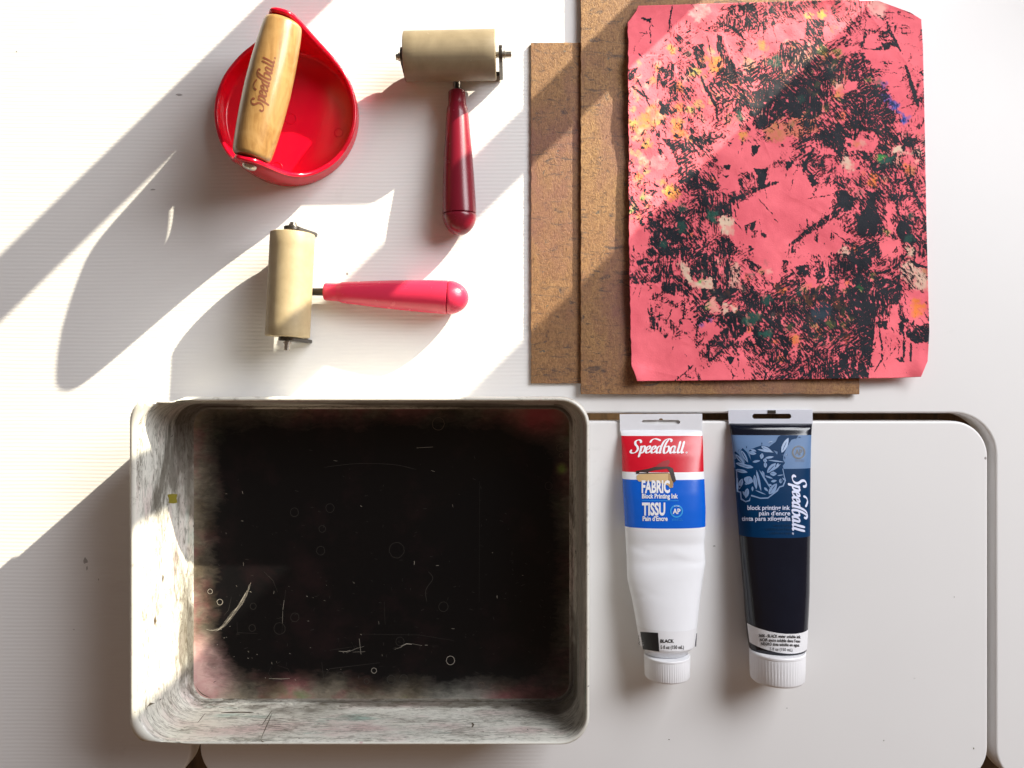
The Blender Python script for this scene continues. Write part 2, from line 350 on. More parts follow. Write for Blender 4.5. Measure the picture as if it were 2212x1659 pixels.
M = {
 'table': mat_table(),
 'board_lower': mat_board('worn_hardboard', (0.22, 0.108, 0.038), (0.38, 0.208, 0.080), 1.3),
 'board_upper': mat_board('worn_hardboard_lighter', (0.25, 0.125, 0.044), (0.42, 0.232, 0.088), 5.1),
 'paper': mat_paper(), 'trayfloor': mat_tray_floor(), 'traywall': mat_tray_wall(), 'rim': mat_rim(),
 'red': simple('glossy_red_plastic', (0.68, 0.0035, 0.024), .20, .05, 90, .03, Subsurface_Weight=0.18, Subsurface_Radius=(.004, .0006, .0006), Subsurface_Scale=0.6),
 'wood': mat_wood(),
 'brand_brown': simple('burnt_lettering', (0.17, 0.045, 0.015), .6),
 'steel': simple('screw_steel', (0.62, 0.58, 0.50), .28, .3, 700, .2, Metallic=1.0),
 'frame': simple('dark_steel_frame', (0.10, 0.09, 0.08), .32, .3, 500, .1, Metallic=0.8),
 'rubber_a': mat_rubber('olive_tan_rubber', (0.20, 0.155, 0.092), (0.28, 0.225, 0.14), True),
 'rubber_b': mat_rubber('tan_rubber', (0.36, 0.275, 0.15), (0.49, 0.39, 0.235), False),
 'maroon': simple('maroon_plastic', (0.19, 0.007, 0.020), .27, .04, 120, .02, .03),
 'pinkred': simple('raspberry_plastic', (0.62, 0.030, 0.078), .27, .04, 120, .02, .03),
 'ink': simple('dry_black_ink', (0.006, 0.006, 0.008), .4),
 'scratch': simple('scratch_white', (0.36, 0.33, 0.28), .5, .4, 900),
 'scratch_dim': simple('scratch_grey', (0.030, 0.027, 0.024), .5, .6, 900),
 'tape': simple('yellow_paint_chip', (0.24, 0.20, 0.02), .5), 'smudge': simple('grey_smudge', (0.42, 0.41, 0.40), .6, .3, 900),
 'groove': simple('tray_line_brown', (0.10, 0.075, 0.05), .5),
 't_white': simple('white_tube_plastic', (0.82, 0.83, 0.86), .30, .02, 200, .02, Subsurface_Weight=0.1, Subsurface_Radius=(.004, .004, .004)),
 'crimp_w': simple('greyish_crimp', (0.80, 0.81, 0.85), .35, .03, 200, .02),
 't_red': simple('tube_red', (0.62, 0.006, 0.022), .25, .06), 't_blue': simple('tube_blue', (0.002, 0.115, 0.62), .25, .06),
 'p_white': simple('print_white', (0.85, 0.85, 0.88), .35, .02), 'p_black': simple('print_black', (0.012, 0.012, 0.014), .4),
 'p_grey': simple('print_grey', (0.12, 0.12, 0.14), .4), 'p_cyan': simple('print_cyan', (0.03, 0.33, 0.75), .4),
 'p_tan': simple('print_tan', (0.62, 0.42, 0.20), .4), 'p_tan_dark': simple('print_tan_shade', (0.42, 0.25, 0.10), .4),
 'p_dark': simple('print_dark_brown', (0.035, 0.015, 0.012), .4), 'p_dred': simple('print_dark_red', (0.33, 0.01, 0.015), .4),
 'b_black': simple('black_tube_plastic', (0.004, 0.006, 0.014), .16, .2, 60, .04),
 'b_light': simple('tube_pale_blue', (0.115, 0.20, 0.36), .40, .05, Specular_IOR_Level=0.15), 'b_navy': simple('tube_navy', (0.0004, 0.028, 0.090), .45, .1, Specular_IOR_Level=0.1),
 'b_navy2': simple('faint_print_navy', (0.002, 0.030, 0.085), .3), 'b_petal': simple('print_pale_blue', (0.19, 0.29, 0.48), .3),
 'b_lilac': simple('print_lilac_white', (0.62, 0.66, 0.84), .35), 'crimp_c': simple('milky_crimp', (0.78, 0.80, 0.88), .22, .05, 200, .02, Transmission_Weight=0.15, IOR=1.45),
 'cap': simple('white_cap_plastic', (0.80, 0.80, 0.82), .38, .02, 200, .02),
 'label': simple('white_paper_label', (0.78, 0.78, 0.80), .5, .03),
 'floor': None, 'wall': simple('painted_window_wall', (0.45, 0.38, 0.30), .6), 'frame_white': simple('white_window_paint', (0.7, 0.7, 0.68), .5),
}
def mat_floor():
    t = NT('dark_wood_floor'); co = t.co(); g = t.noise(t.map(co, (70, 6, 1), rot=(0, 0, .6)), 1, 6, .65, 1)
    return t.out(t.ramp(g, [(.35, (0.035, 0.019, 0.009)), (.65, (0.13, 0.075, 0.034))]), .5, t.bump(g, .2, .001))
M['floor'] = mat_floor()

# ---------------- the setting: room floor, table, window ----------------
def box(x0, x1, y0, y1, z0, z1):
    v = [(x, y, z) for z in (z0, z1) for y in (y0, y1) for x in (x0, x1)]
    f = [(0, 2, 3, 1), (4, 5, 7, 6), (0, 1, 5, 4), (2, 6, 7, 3), (0, 4, 6, 2), (1, 3, 7, 5)]
    return v, f
fl = add('floor', [(-3, -3, -.42), (3, -3, -.42), (3, 3, -.42), (-3, 3, -.42)], [(0, 1, 2, 3)], M['floor'], smooth=False); tag(fl, kind='structure')
table = empty('table', (0, 0, -0.42), 'white laminate work table with a rounded inset leaf under the tray and ink tubes', 'table')
fr_poly = [(-1300, -520), (3500, -520), (3500, 1695)] + arc(2231, 1615, 80, 90, 180) + arc(2060, 984, 91, 0, -90) \
    + arc(504, 984, 91, 270, 180) + arc(333, 1615, 80, 0, 90) + [(-1300, 1695)]
slab('outer_top', [fr_poly], 0.0, 0.019, M['table'], table, 0.0016)
in_poly = arc(2134-76, 910+76, 76, -90, 0) + arc(2134-80, 1615, 80, 0, 90) + arc(432+80, 1615, 80, 90, 180) + arc(432+76, 910+76, 76, 180, 270)
slab('inset_leaf', [in_poly], 0.0, 0.019, M['table'], table, 0.0016)
for (a, b) in ((-.75, -.22), (.75, -.22), (-.75, .40), (.75, .40)):
    v, f = box(a-.02, a+.02, b-.02, b+.02, -.42, -.0195); add('leg', v, f, M['frame_white'], table, smooth=False)
R_ = random.Random(3)
for (x, y, rx, ry, m) in [(36,112,1.2,1.6,'groove'),(185,1212,4.5,7,'smudge'),(188,1228,1.2,5,'smudge'),(213,1252,1.0,3,'smudge'),(1445,1598,1.6,1.2,'groove'),(1909,1600,1.0,1.4,'groove'),(2103,1617,1.2,2.4,'groove'),(2061,1290,.9,2.2,'smudge'),(160,1360,1,1,'groove'),(388,205,7,2.2,'smudge'),(330,410,6,1.4,'smudge'),(1700,1530,2,1,'smudge'),(1975,1466,1.1,.9,'groove'),(1543,1180,3,1.5,'smudge')]:
    pts = [((x-CX+rx*math.cos(a)*R_.uniform(.6, 1.3))*S, -(y-CY+ry*math.sin(a)*R_.uniform(.6, 1.3))*S, .00012) for a in np.linspace(0, 6.28, 11)[:-1]]
    add('speck', pts, [tuple(range(9, -1, -1))], M[m], table, smooth=False)
# an under-shelf seen as tan and brown pieces through the slot
v, f = box(.17, .42, -.05, .02, -.16, -.15); add('support_rail', v, f, M['floor'], table, smooth=False)

YW = 0.47
def wx(c): return (c-(CY-YW/S)/0.968-CX)*S     # x on the window plane whose shadow falls on line c
win = empty('window_frame', (wx(1000), YW, -.02), 'tall white window frame whose upright bars shade the table in diagonal bands', 'window')
for a, b in ((605, 721), (1408, 1521)):
    v, f = box(wx(a)+.0003, wx(b), YW, YW+.012, -.02, .62); add('mullion', v, f, M['frame_white'], win, smooth=False)
v, f = box(-.9, wx(1950), YW, YW+.02, .62, .66); add('head_rail', v, f, M['frame_white'], win, smooth=False)
v, f = box(wx(1950), 2.2, YW, YW+.02, -.02, .40); wl = add('wall', v, f, M['wall'], smooth=False); tag(wl, kind='structure')

# ---------------- hardboards ----------------
def wavy_rect(x0, x1, y0, y1, amp, step=7):
    p = []
    def edge(a, b):
        n = max(2, int(math.dist(a, b)/step))
        for i in range(n):
            t = i/n; j = amp*(random.random()-.5)*(1 if 0 < i else 0)
            dx, dy = (b[0]-a[0]), (b[1]-a[1]); L = math.hypot(dx, dy)
            p.append((a[0]+dx*t - dy/L*j, a[1]+dy*t+dx/L*j))
    c = [(x0, y0), (x1, y0), (x1, y1), (x0, y1)]
    for i in range(4): edge(c[i], c[(i+1) % 4])
    return p
def pt(px, py, z): f = 1-z/H; return (CX+(px-CX)*f, CY+(py-CY)*f)
a = pt(1147, 93, .0022); b = pt(1748, 829, .0022)
o = slab('hardboard', [wavy_rect(a[0], b[0], a[1], b[1], 1.2)], .0024, .0022, M['board_lower'], None, .0003)
tag(o, 'lower brown hardboard whose left strip shows beside the upper board', 'board', 'stacked hardboard sheets')
a = pt(1254.5, -120, .0046); b = pt(1856, 852, .0046)
o = slab('hardboard', [wavy_rect(a[0], b[0], a[1], b[1], 1.4)], .0050, .0024, M['board_upper'], None, .0003)
tag(o, 'upper brown hardboard lying directly under the pink inked paper', 'board', 'stacked hardboard sheets')

# ---------------- the inked pink paper ----------------
# pigment coverage is laid on a 1-unit canvas over the sheet, then carried by the sheet's own vertices
PX0, PY0, PW, PH = 1348, -4, 668, 834
def vnoise(cell, seed):
    r = np.random.RandomState(seed); gh, gw = int(PH/cell)+3, int(PW/cell)+3; g = r.rand(gh, gw)
    yy = np.arange(PH)/cell; xx = np.arange(PW)/cell; yi = yy.astype(int); xi = xx.astype(int)
    fy = yy-yi; fx = xx-xi; fy = fy*fy*(3-2*fy); fx = fx*fx*(3-2*fx)
    a = g[np.ix_(yi, xi)]; b = g[np.ix_(yi, xi+1)]; c = g[np.ix_(yi+1, xi)]; d = g[np.ix_(yi+1, xi+1)]
    fx = fx[None]; fy = fy[:, None]
    return (a*(1-fx)+b*fx)*(1-fy)+(c*(1-fx)+d*fx)*fy
TILE = {'A': (2320, 0), 'B': (2880, 0), 'C': (2320, 470), 'D': (2880, 470), 'E': (2320, 940), 'F': (2880, 940)}
def tp(t, p):
    o = TILE[t]; return ((o[0]+p[0]/3.4569)/1.71971-PX0, (o[1]+p[1]/3.4569)/1.71971-PY0)
DENS = {
'A': "0001113564 0202535755 1124423421 1233717325 4154617667 2344547748 4435456589 4144434568",
'B': "6442442210 5153443411 3464333523 7666444322 9569776244 8886356254 8996687444 4345589412",
'C': "3224554124 4246631131 4215535013 5325754563 6322576630 5457788112 1668643141 1665647520",
'D': "1568628853 3555734665 4555237744 1053554564 0113767664 0015678465 0353479476 3312547266",
'E': "4455676510 4677485532 2146486565 0442656568 0342647787 0233346467 0011156356 0000431335",
'F': "2235896554 5666787554 6578596842 7789787633 8587886566 7576694467 6678683451 6658582100"}
acc = np.zeros((PH, PW)); wt = np.zeros((PH, PW))+1e-6
yy, xx = np.mgrid[0:PH, 0:PW].astype(float)
jx = (vnoise(22, 1)-.5)*34+(vnoise(7, 2)-.5)*12; jy = (vnoise(22, 3)-.5)*34+(vnoise(7, 4)-.5)*12
for t, rows in DENS.items():
    for j, row in enumerate(rows.split()):
        for i, ch in enumerate(row):
            cx, cy = tp(t, ((i+.5)*194, (j+.5)*203)); sx = slice(max(0, int(cx-48)), int(cx+48)); sy = slice(max(0, int(cy-48)), int(cy+48))
            w = np.exp(-((xx[sy, sx]-cx)**2+(yy[sy, sx]-cy)**2)/(2*15.0**2)); acc[sy, sx] += w*int(ch)/9; wt[sy, sx] += w
base = acc/wt
bi = np.clip((yy+jy).astype(int), 0, PH-1); bj = np.clip((xx+jx).astype(int), 0, PW-1)
ink = base[bi, bj]
aniso = vnoise(11, 5)*.45+vnoise(5, 6)*.3+vnoise(30, 7)*.25
ink = np.clip((ink-.5)*1.0+.40+(aniso-.5)*.75, 0, .66)
ink[ink < .13] = 0
def hx(c): return tuple(((int(c[i:i+2], 16)/255)**2.2) for i in (0, 2, 4))
pig = np.zeros((PH, PW, 3)); pig[:] = (0.93, 0.165, 0.205)
tint = np.zeros((PH, PW, 3))
ewx = (vnoise(4, 21)-.5)*5+(vnoise(2, 22)-.5)*2.4; ewy = (vnoise(4, 23)-.5)*5+(vnoise(2, 24)-.5)*2.4
def pmask(pts, warp=1.0):
    xs = [p[0] for p in pts]; ys = [p[1] for p in pts]
    x0, x1 = max(0, int(min(xs))-6), min(PW, int(max(xs))+7); y0, y1 = max(0, int(min(ys))-6), min(PH, int(max(ys))+7)
    if x1 <= x0 or y1 <= y0: return None
    X = xx[y0:y1, x0:x1]+ewx[y0:y1, x0:x1]*warp; Y = yy[y0:y1, x0:x1]+ewy[y0:y1, x0:x1]*warp
    m = np.zeros(X.shape, bool); n = len(pts)
    for i in range(n):
        ax, ay = pts[i]; bx, by = pts[(i+1) % n]
        if ay == by: continue
        c = ((ay > Y) != (by > Y)) & (X < (bx-ax)*(Y-ay)/(by-ay)+ax); m ^= c
    return (slice(y0, y1), slice(x0, x1)), m
def setink(pts, v, warp=1.0, mode='max'):
    r = pmask(pts, warp)
    if r is None: return
    s, m = r
    if mode == 'max': ink[s] = np.where(m, np.maximum(ink[s], v), ink[s])
    elif mode == 'set': ink[s] = np.where(m, v, ink[s])
    else: ink[s] = np.where(m, np.minimum(ink[s], v), ink[s])
def poly(t, pts, v, warp=1.0, mode='max'):
    if mode == 'max': v = .97 if v >= 1 else v*.84; warp = .7
    setink([tp(t, p) for p in pts], v, warp, mode)
def line(t, pts, w, v=1.0, warp=.5):
    q = [tp(t, p) for p in pts]; w = max(w/3.4569/1.72, 1.5); n = len(q); L = []; R = []
    for i, p in enumerate(q):
        a = q[max(i-1, 0)]; b = q[min(i+1, n-1)]; dx, dy = b[0]-a[0], b[1]-a[1]; l = math.hypot(dx, dy) or 1
        k = .5*w*(.55 if i in (0, n-1) else 1); L.append((p[0]-dy/l*k, p[1]+dx/l*k)); R.append((p[0]+dy/l*k, p[1]-dx/l*k))
    setink(L+R[::-1], v, warp)
def colr(t, pts, c, a=.9, dark=0.0):
    """blend a pigment colour in; dark lets it show through the black as well"""
    q = [tp(t, p) for p in pts]; r = pmask(q, 2.2)
    if r is None: return
    s, m = r; mm = m*a*(.55+.45*(vnoise(6, 31)[s] > .35))
    pig[s] = pig[s]*(1-mm[..., None])+np.array(c)*mm[..., None]
    if dark: tint[s] = np.maximum(tint[s], np.array(c)*m[..., None]*dark)
def blob(t, x, y, r, c, a=.8, dark=0.0):
    colr(t, [(x+r*math.cos(k)*random.uniform(.7, 1.25), y+r*math.sin(k)*random.uniform(.7, 1.25)) for k in np.linspace(0, 6.28, 12)[:-1]], c, a, dark)
OR, YO, YE, YG, GR, DG, BL, CR, BR = (.92, .24, .05), (.82, .33, .07), (.60, .52, .10), (.36, .42, .09), (.07, .55, .12), (.02, .14, .09), (.03, .12, .50), (.80, .62, .45), (.55, .24, .08)
# bare pink areas first
for t, v, pts in [
 ('A', .0, [(1010,420),(1180,430),(1240,640),(1310,800),(1200,930),(1060,800),(1040,600)]), ('A', .05, [(1240,440),(1450,480),(1400,640),(1330,680)]),
 ('A', .0, [(45,100),(560,90),(560,400),(250,640),(50,800)]), ('A', .0, [(1790,360),(2005,350),(2005,640),(1720,700),(1690,500)]), ('A', .0, [(880,90),(1120,90),(1150,270),(880,240)]),
 ('A', .15, [(60,1100),(380,1000),(460,1300),(420,1659),(140,1659),(180,1380)]), ('A', .2, [(900,1010),(1050,1030),(1180,1400),(1050,1560),(900,1300)]),
 ('B', .05, [(750,1110),(1060,1040),(1080,1130),(880,1210),(760,1200)]), ('B', .0, [(1160,470),(1330,420),(1370,620),(1560,660),(1300,950),(1150,700)]),
 ('B', .0, [(1480,650),(1700,700),(1660,1050),(1750,1350),(1560,1350),(1420,1000)]), ('B', .0, [(1560,350),(1840,350),(1830,560),(1600,560)]), ('B', .0, [(1120,240),(1350,240),(1300,330),(1100,400)]),
 ('B', .1, [(0,300),(380,290),(380,480),(120,520),(0,560)]), ('B', .12, [(620,380),(860,330),(850,520),(640,520)]),
 ('C', .10, [(200,330),(560,220),(690,560),(520,620),(300,520)]), ('C', .0, [(1200,250),(1600,240),(2005,300),(1850,500),(1400,560),(1200,480)]),
 ('C', .0, [(1380,1010),(1700,880),(2005,760),(2005,1500),(1700,1659),(1480,1460),(1400,1180)]), ('C', .0, [(1200,620),(1460,560),(1500,850),(1250,850)]), ('C', .05, [(90,1240),(280,1180),(330,1500),(90,1600)]),
 ('D', .0, [(0,600),(340,520),(480,780),(760,820),(700,1080),(300,1300),(100,1659),(0,1659)]), ('D', .0, [(900,160),(1200,60),(1320,100),(1300,330),(1100,280),(930,350)]),
 ('D', .1, [(430,200),(560,220),(600,300),(480,280)]), ('D', .0, [(610,340),(700,280),(790,390)]), ('D', .1, [(900,430),(1140,480),(1150,620),(950,580)]),
 ('D', .0, [(560,1350),(700,1240),(1020,1420),(900,1450),(780,1659),(200,1659),(400,1500)]), ('D', .05, [(1420,1000),(1480,960),(1570,1330),(1450,1400)]),
 ('D', .0, [(1340,1480),(1600,1450),(1650,1659),(1340,1659)]), ('D', .05, [(1650,920),(1760,960),(1680,1150),(1600,1050)]), ('D', .1, [(1660,400),(1900,400),(1900,480),(1640,520)]),
 ('E', .0, [(80,440),(480,380),(460,520),(360,490),(270,700),(260,1000),(340,1100),(900,1100),(920,1200),(1000,1400),(600,1659),(100,1659)]),
 ('E', .05, [(520,530),(750,540),(900,800),(860,1000),(700,1000),(480,700),(700,700)]), ('E', .0, [(960,920),(1200,900),(1250,1020),(1000,1200)]),
 ('E', .0, [(1000,1480),(1340,1400),(1370,1659),(850,1659)]), ('E', .0, [(1410,1340),(1560,1300),(1620,1600),(1520,1620),(1370,1450)]),
 ('E', .0, [(1620,0),(2005,0),(2005,360),(1850,380),(1720,220)]), ('E', .0, [(1430,1100),(1640,970),(1660,1130),(1450,1140)]),
 ('F', .05, [(640,100),(700,300),(690,400),(630,400)]), ('F', .05, [(800,400),(900,340),(970,400),(900,460),(830,510)]), ('F', .05, [(370,320),(480,220),(550,400),(530,480),(420,500)]),
 ('F', .15, [(210,1040),(260,960),(340,1000),(300,1200),(270,1420),(240,1200)]), ('F', .12, [(1270,1000),(1550,640),(1650,900),(1700,1000),(1980,1150),(1980,1280),(1260,1350)]),
 ('F', .0, [(1270,1290),(1980,1250),(1980,1659),(1190,1659)]), ('F', .08, [(1640,480),(1900,560),(1980,900),(1720,950),(1650,700)])]:
    poly(t, pts, v, 2.0, 'min')
# loose dry shards, thrown in the manner of the print: angular, mostly dark, some bare
for _ in range(2300):
    x, y = random.uniform(0, PW), random.uniform(0, PH); d = ink[int(y) % PH, int(x) % PW]
    if d < .16 or random.random() > d*1.5: continue
    L = random.uniform(3, 17)*(1.3 if random.random() < .2 else 1); W = random.uniform(1.2, 5); a = random.choice([1.5, 1.6, 1.2, 2.2, .5, 2.7, 0, .1])+random.uniform(-.3, .3)
    c, s_ = math.cos(a), math.sin(a); q = [(-L/2, -W/2*random.uniform(.2, 1)), (L/2, -W/2*random.uniform(0, 1)), (L/2, W/2*random.uniform(0, 1)), (-L/2, W/2*random.uniform(.3, 1.4))]
    q = [(x+u*c-v*s_, y+u*s_+v*c) for u, v in q]
    if random.random() < .60: setink(q, random.uniform(.62, 1.0), .45)
    else: setink(q, random.uniform(.0, .34), .45, 'min')
for t, v, pts in [
 ('A', 1, [(220,225),(350,245),(330,300),(225,245)]), ('A', .66, [(1370,60),(1700,60),(1740,360),(1500,420),(1280,300)]), ('A', .8, [(870,590),(1000,560),(1060,860),(960,900)]),
 ('A', .84, [(1190,450),(1240,470),(1290,640),(1400,800),(1500,1000),(1200,1010),(1280,840),(1180,640)]), ('A', .93, [(1700,1180),(2005,1000),(2005,1500),(1830,1659),(1650,1659)]),
 ('A', .72, [(1100,1180),(1500,1100),(1700,1200),(1600,1300),(1180,1340)]), ('A', .75, [(570,830),(630,830),(700,1300),(580,1300)]), ('A', .95, [(460,1340),(580,1340),(570,1480),(450,1470)]),
 ('A', .85, [(50,900),(170,860),(130,1040),(50,1040)]), ('A', .75, [(440,880),(560,860),(560,1130),(400,1100)]), ('A', .72, [(1240,960),(1700,780),(2005,700),(2005,950),(1600,1080),(1300,1060)]),
 ('B', .78, [(400,240),(640,260),(600,520),(640,1000),(560,1100),(480,700),(400,450)]), ('B', .93, [(640,740),(900,760),(860,960),(820,1000),(600,1050)]),
 ('B', .97, [(0,1350),(330,1050),(560,1080),(600,1440),(540,1520),(420,1540),(0,1480)]), ('B', .72, [(60,560),(250,520),(540,900),(300,1000),(0,1000)]), ('B', .8, [(0,1000),(330,960),(300,1100),(0,1360)]),
 ('B', .8, [(900,900),(980,690),(1150,690),(1130,1100),(1080,1130),(1080,1000),(880,970)]), ('B', .8, [(880,1200),(1060,1130),(1350,1080),(1540,1350),(1500,1659),(1080,1659),(900,1400)]),
 ('B', .95, [(1365,560),(1490,560),(1470,640),(1400,650)]), ('B', .95, [(960,1560),(1120,1550),(1140,1659),(960,1659)]),
 ('C', 1, [(1650,540),(1840,540),(1790,790),(1700,800),(1720,640)]), ('C', 1, [(1630,240),(1740,250),(1700,340),(1630,390)]), ('C', 1, [(1290,490),(1360,500),(1350,560),(1280,550)]), ('C', 1, [(1250,620),(1340,630),(1310,665)]),
 ('C', .92, [(840,540),(960,580),(950,790),(880,830),(680,700),(800,640)]), ('C', .78, [(480,160),(800,180),(1150,60),(1200,200),(900,330),(620,330)]), ('C', .95, [(930,900),(1080,920),(1100,1000),(1370,1000),(1390,1180),(1200,1130),(1000,1100)]),
 ('C', .92, [(980,660),(1190,750),(1190,830),(1050,820)]), ('C', .95, [(600,1100),(830,1100),(800,1400),(700,1320)]), ('C', .93, [(280,1150),(560,1300),(720,1340),(760,1460),(520,1560),(330,1520),(330,1250)]),
 ('C', .93, [(300,1570),(850,1560),(1050,1659),(300,1659)]), ('C', .86, [(1190,1460),(1350,1440),(1460,1560),(1420,1659),(1230,1640)]), ('C', 1, [(1690,1210),(1660,1340),(1540,1280)]), ('C', 1, [(1600,1520),(1660,1570),(1590,1659)]),
 ('C', .7, [(1450,680),(1640,580),(1660,640),(1490,750)]), ('C', .8, [(1640,1340),(1720,1330),(1690,1420),(1640,1440)]), ('C', .8, [(1740,1350),(1800,1360),(1830,1440),(1760,1420)]), ('C', .75, [(620,330),(680,340),(760,600),(700,560)]),
 ('D', 1, [(1180,840),(1290,850),(1270,1030),(1330,1040),(1290,1110),(1370,1250),(1380,1400),(1060,1400),(1060,1160),(1140,1050),(1110,1040),(1190,1020)]), ('D', 1, [(790,830),(930,830),(1030,940),(900,1090),(800,1000)]),
 ('D', .9, [(500,100),(700,0),(900,0),(900,250),(840,400),(760,330),(700,260),(560,200)]), ('D', 1, [(480,650),(560,730),(480,780),(420,640)]), ('D', .62, [(400,380),(640,380),(640,660),(480,640)]),
 ('D', 1, [(140,450),(240,460),(140,570)]), ('D', .82, [(180,270),(330,160),(400,170),(380,360),(280,280)]), ('D', 1, [(1590,1210),(1790,1230),(1720,1350),(1830,1450),(1780,1500),(1640,1480),(1560,1380)]),
 ('D', .96, [(1230,480),(1560,370),(1560,540),(1250,560)]), ('D', .84, [(1420,870),(1780,870),(1640,960),(1600,1060),(1500,960)]), ('D', .88, [(1640,130),(1880,160),(1780,280),(1640,260)]), ('D', .9, [(1130,1500),(1340,1480),(1340,1659),(980,1659)]),
 ('D', .8, [(1040,290),(1210,350),(1340,300),(1160,440),(1040,420)]), ('D', .85, [(860,80),(1080,90),(1040,190),(900,140)]), ('D', .62, [(1310,550),(1560,560),(1600,800),(1320,760)]),
 ('E', .95, [(500,370),(860,440),(850,500),(500,480)]), ('E', .72, [(80,300),(500,300),(480,370),(80,400)]), ('E', .66, [(370,500),(700,640),(690,690),(340,600)]), ('E', .66, [(290,700),(410,700),(400,900),(330,900)]),
 ('E', 1, [(1010,0),(1060,0),(1050,600),(1000,600)]), ('E', 1, [(1130,100),(1190,100),(1180,450),(1130,420)]), ('E', 1, [(1300,100),(1360,100),(1320,480),(1290,480)]), ('E', 1, [(1060,460),(1480,460),(1280,600),(1250,700),(1150,560)]),
 ('E', .95, [(1340,760),(1560,740),(1560,1000),(1420,1130),(1340,1000)]), ('E', .86, [(1500,340),(1600,360),(1750,560),(1980,600),(2005,900),(1700,900),(1540,700)]), ('E', .95, [(1650,1000),(1920,1000),(1880,1250),(1700,1200)]),
 ('E', .88, [(1060,1200),(1150,1050),(1300,1080),(1280,1200)]), ('E', 1, [(1290,1320),(1420,1340),(1370,1440)]), ('E', .5, [(1600,1280),(1840,1380),(1840,1500),(1640,1659),(1600,1400)]), ('E', .72, [(780,60),(1000,100),(1000,300),(820,240)]),
 ('E', .97, [(150,100),(280,60),(350,140),(170,150)]), ('E', .75, [(1350,1130),(1650,1130),(1650,1200),(1400,1240)]), ('E', .95, [(1600,90),(1780,180),(1700,260),(1600,200)]), ('E', .85, [(930,700),(1050,640),(1040,880),(940,900)]),
 ('F', .96, [(980,0),(1190,0),(1200,300),(1280,600),(1280,1000),(1240,1300),(1190,1600),(880,1600),(1080,1500),(1100,1100),(980,800),(1000,400)]), ('F', .92, [(450,480),(640,400),(700,600),(1000,450),(1050,700),(860,720),(620,700),(450,640)]),
 ('F', .97, [(350,760),(650,680),(860,720),(860,850),(650,950),(440,860)]), ('F', .90, [(1280,300),(1480,340),(1600,400),(1640,560),(1560,650),(1330,690),(1250,560)]), ('F', 1, [(1300,880),(1440,860),(1440,980),(1320,970)]),
 ('F', 1, [(1580,900),(1650,900),(1670,1050),(1600,1060)]), ('F', .97, [(1680,1000),(1800,960),(1980,960),(1980,1140),(1800,1170),(1680,1060)]), ('F', 1, [(680,1480),(810,1460),(810,1620),(700,1620)]), ('F', 1, [(830,1280),(950,1320),(960,1500),(820,1460)]),
 ('F', 1, [(270,180),(440,150),(410,290),(300,280)]), ('F', .9, [(90,90),(180,110),(130,260),(95,230)]), ('F', .8, [(500,100),(620,100),(600,400),(540,400)]), ('F', .8, [(0,380),(380,320),(380,400),(0,470)]), ('F', .78, [(0,520),(440,520),(440,900),(0,900)]),
 ('F', .92, [(60,1050),(200,1080),(240,1240),(60,1200)]), ('F', .64, [(280,1180),(650,1100),(700,1400),(480,1480),(280,1440)]), ('F', .66, [(0,1500),(480,1480),(470,1620),(0,1640)]), ('F', .85, [(740,0),(980,20),(960,200),(760,240)]), ('F', .97, [(1620,1340),(1660,1400),(1600,1410),(1530,1350)])]:
    poly(t, pts, v, 1.0)
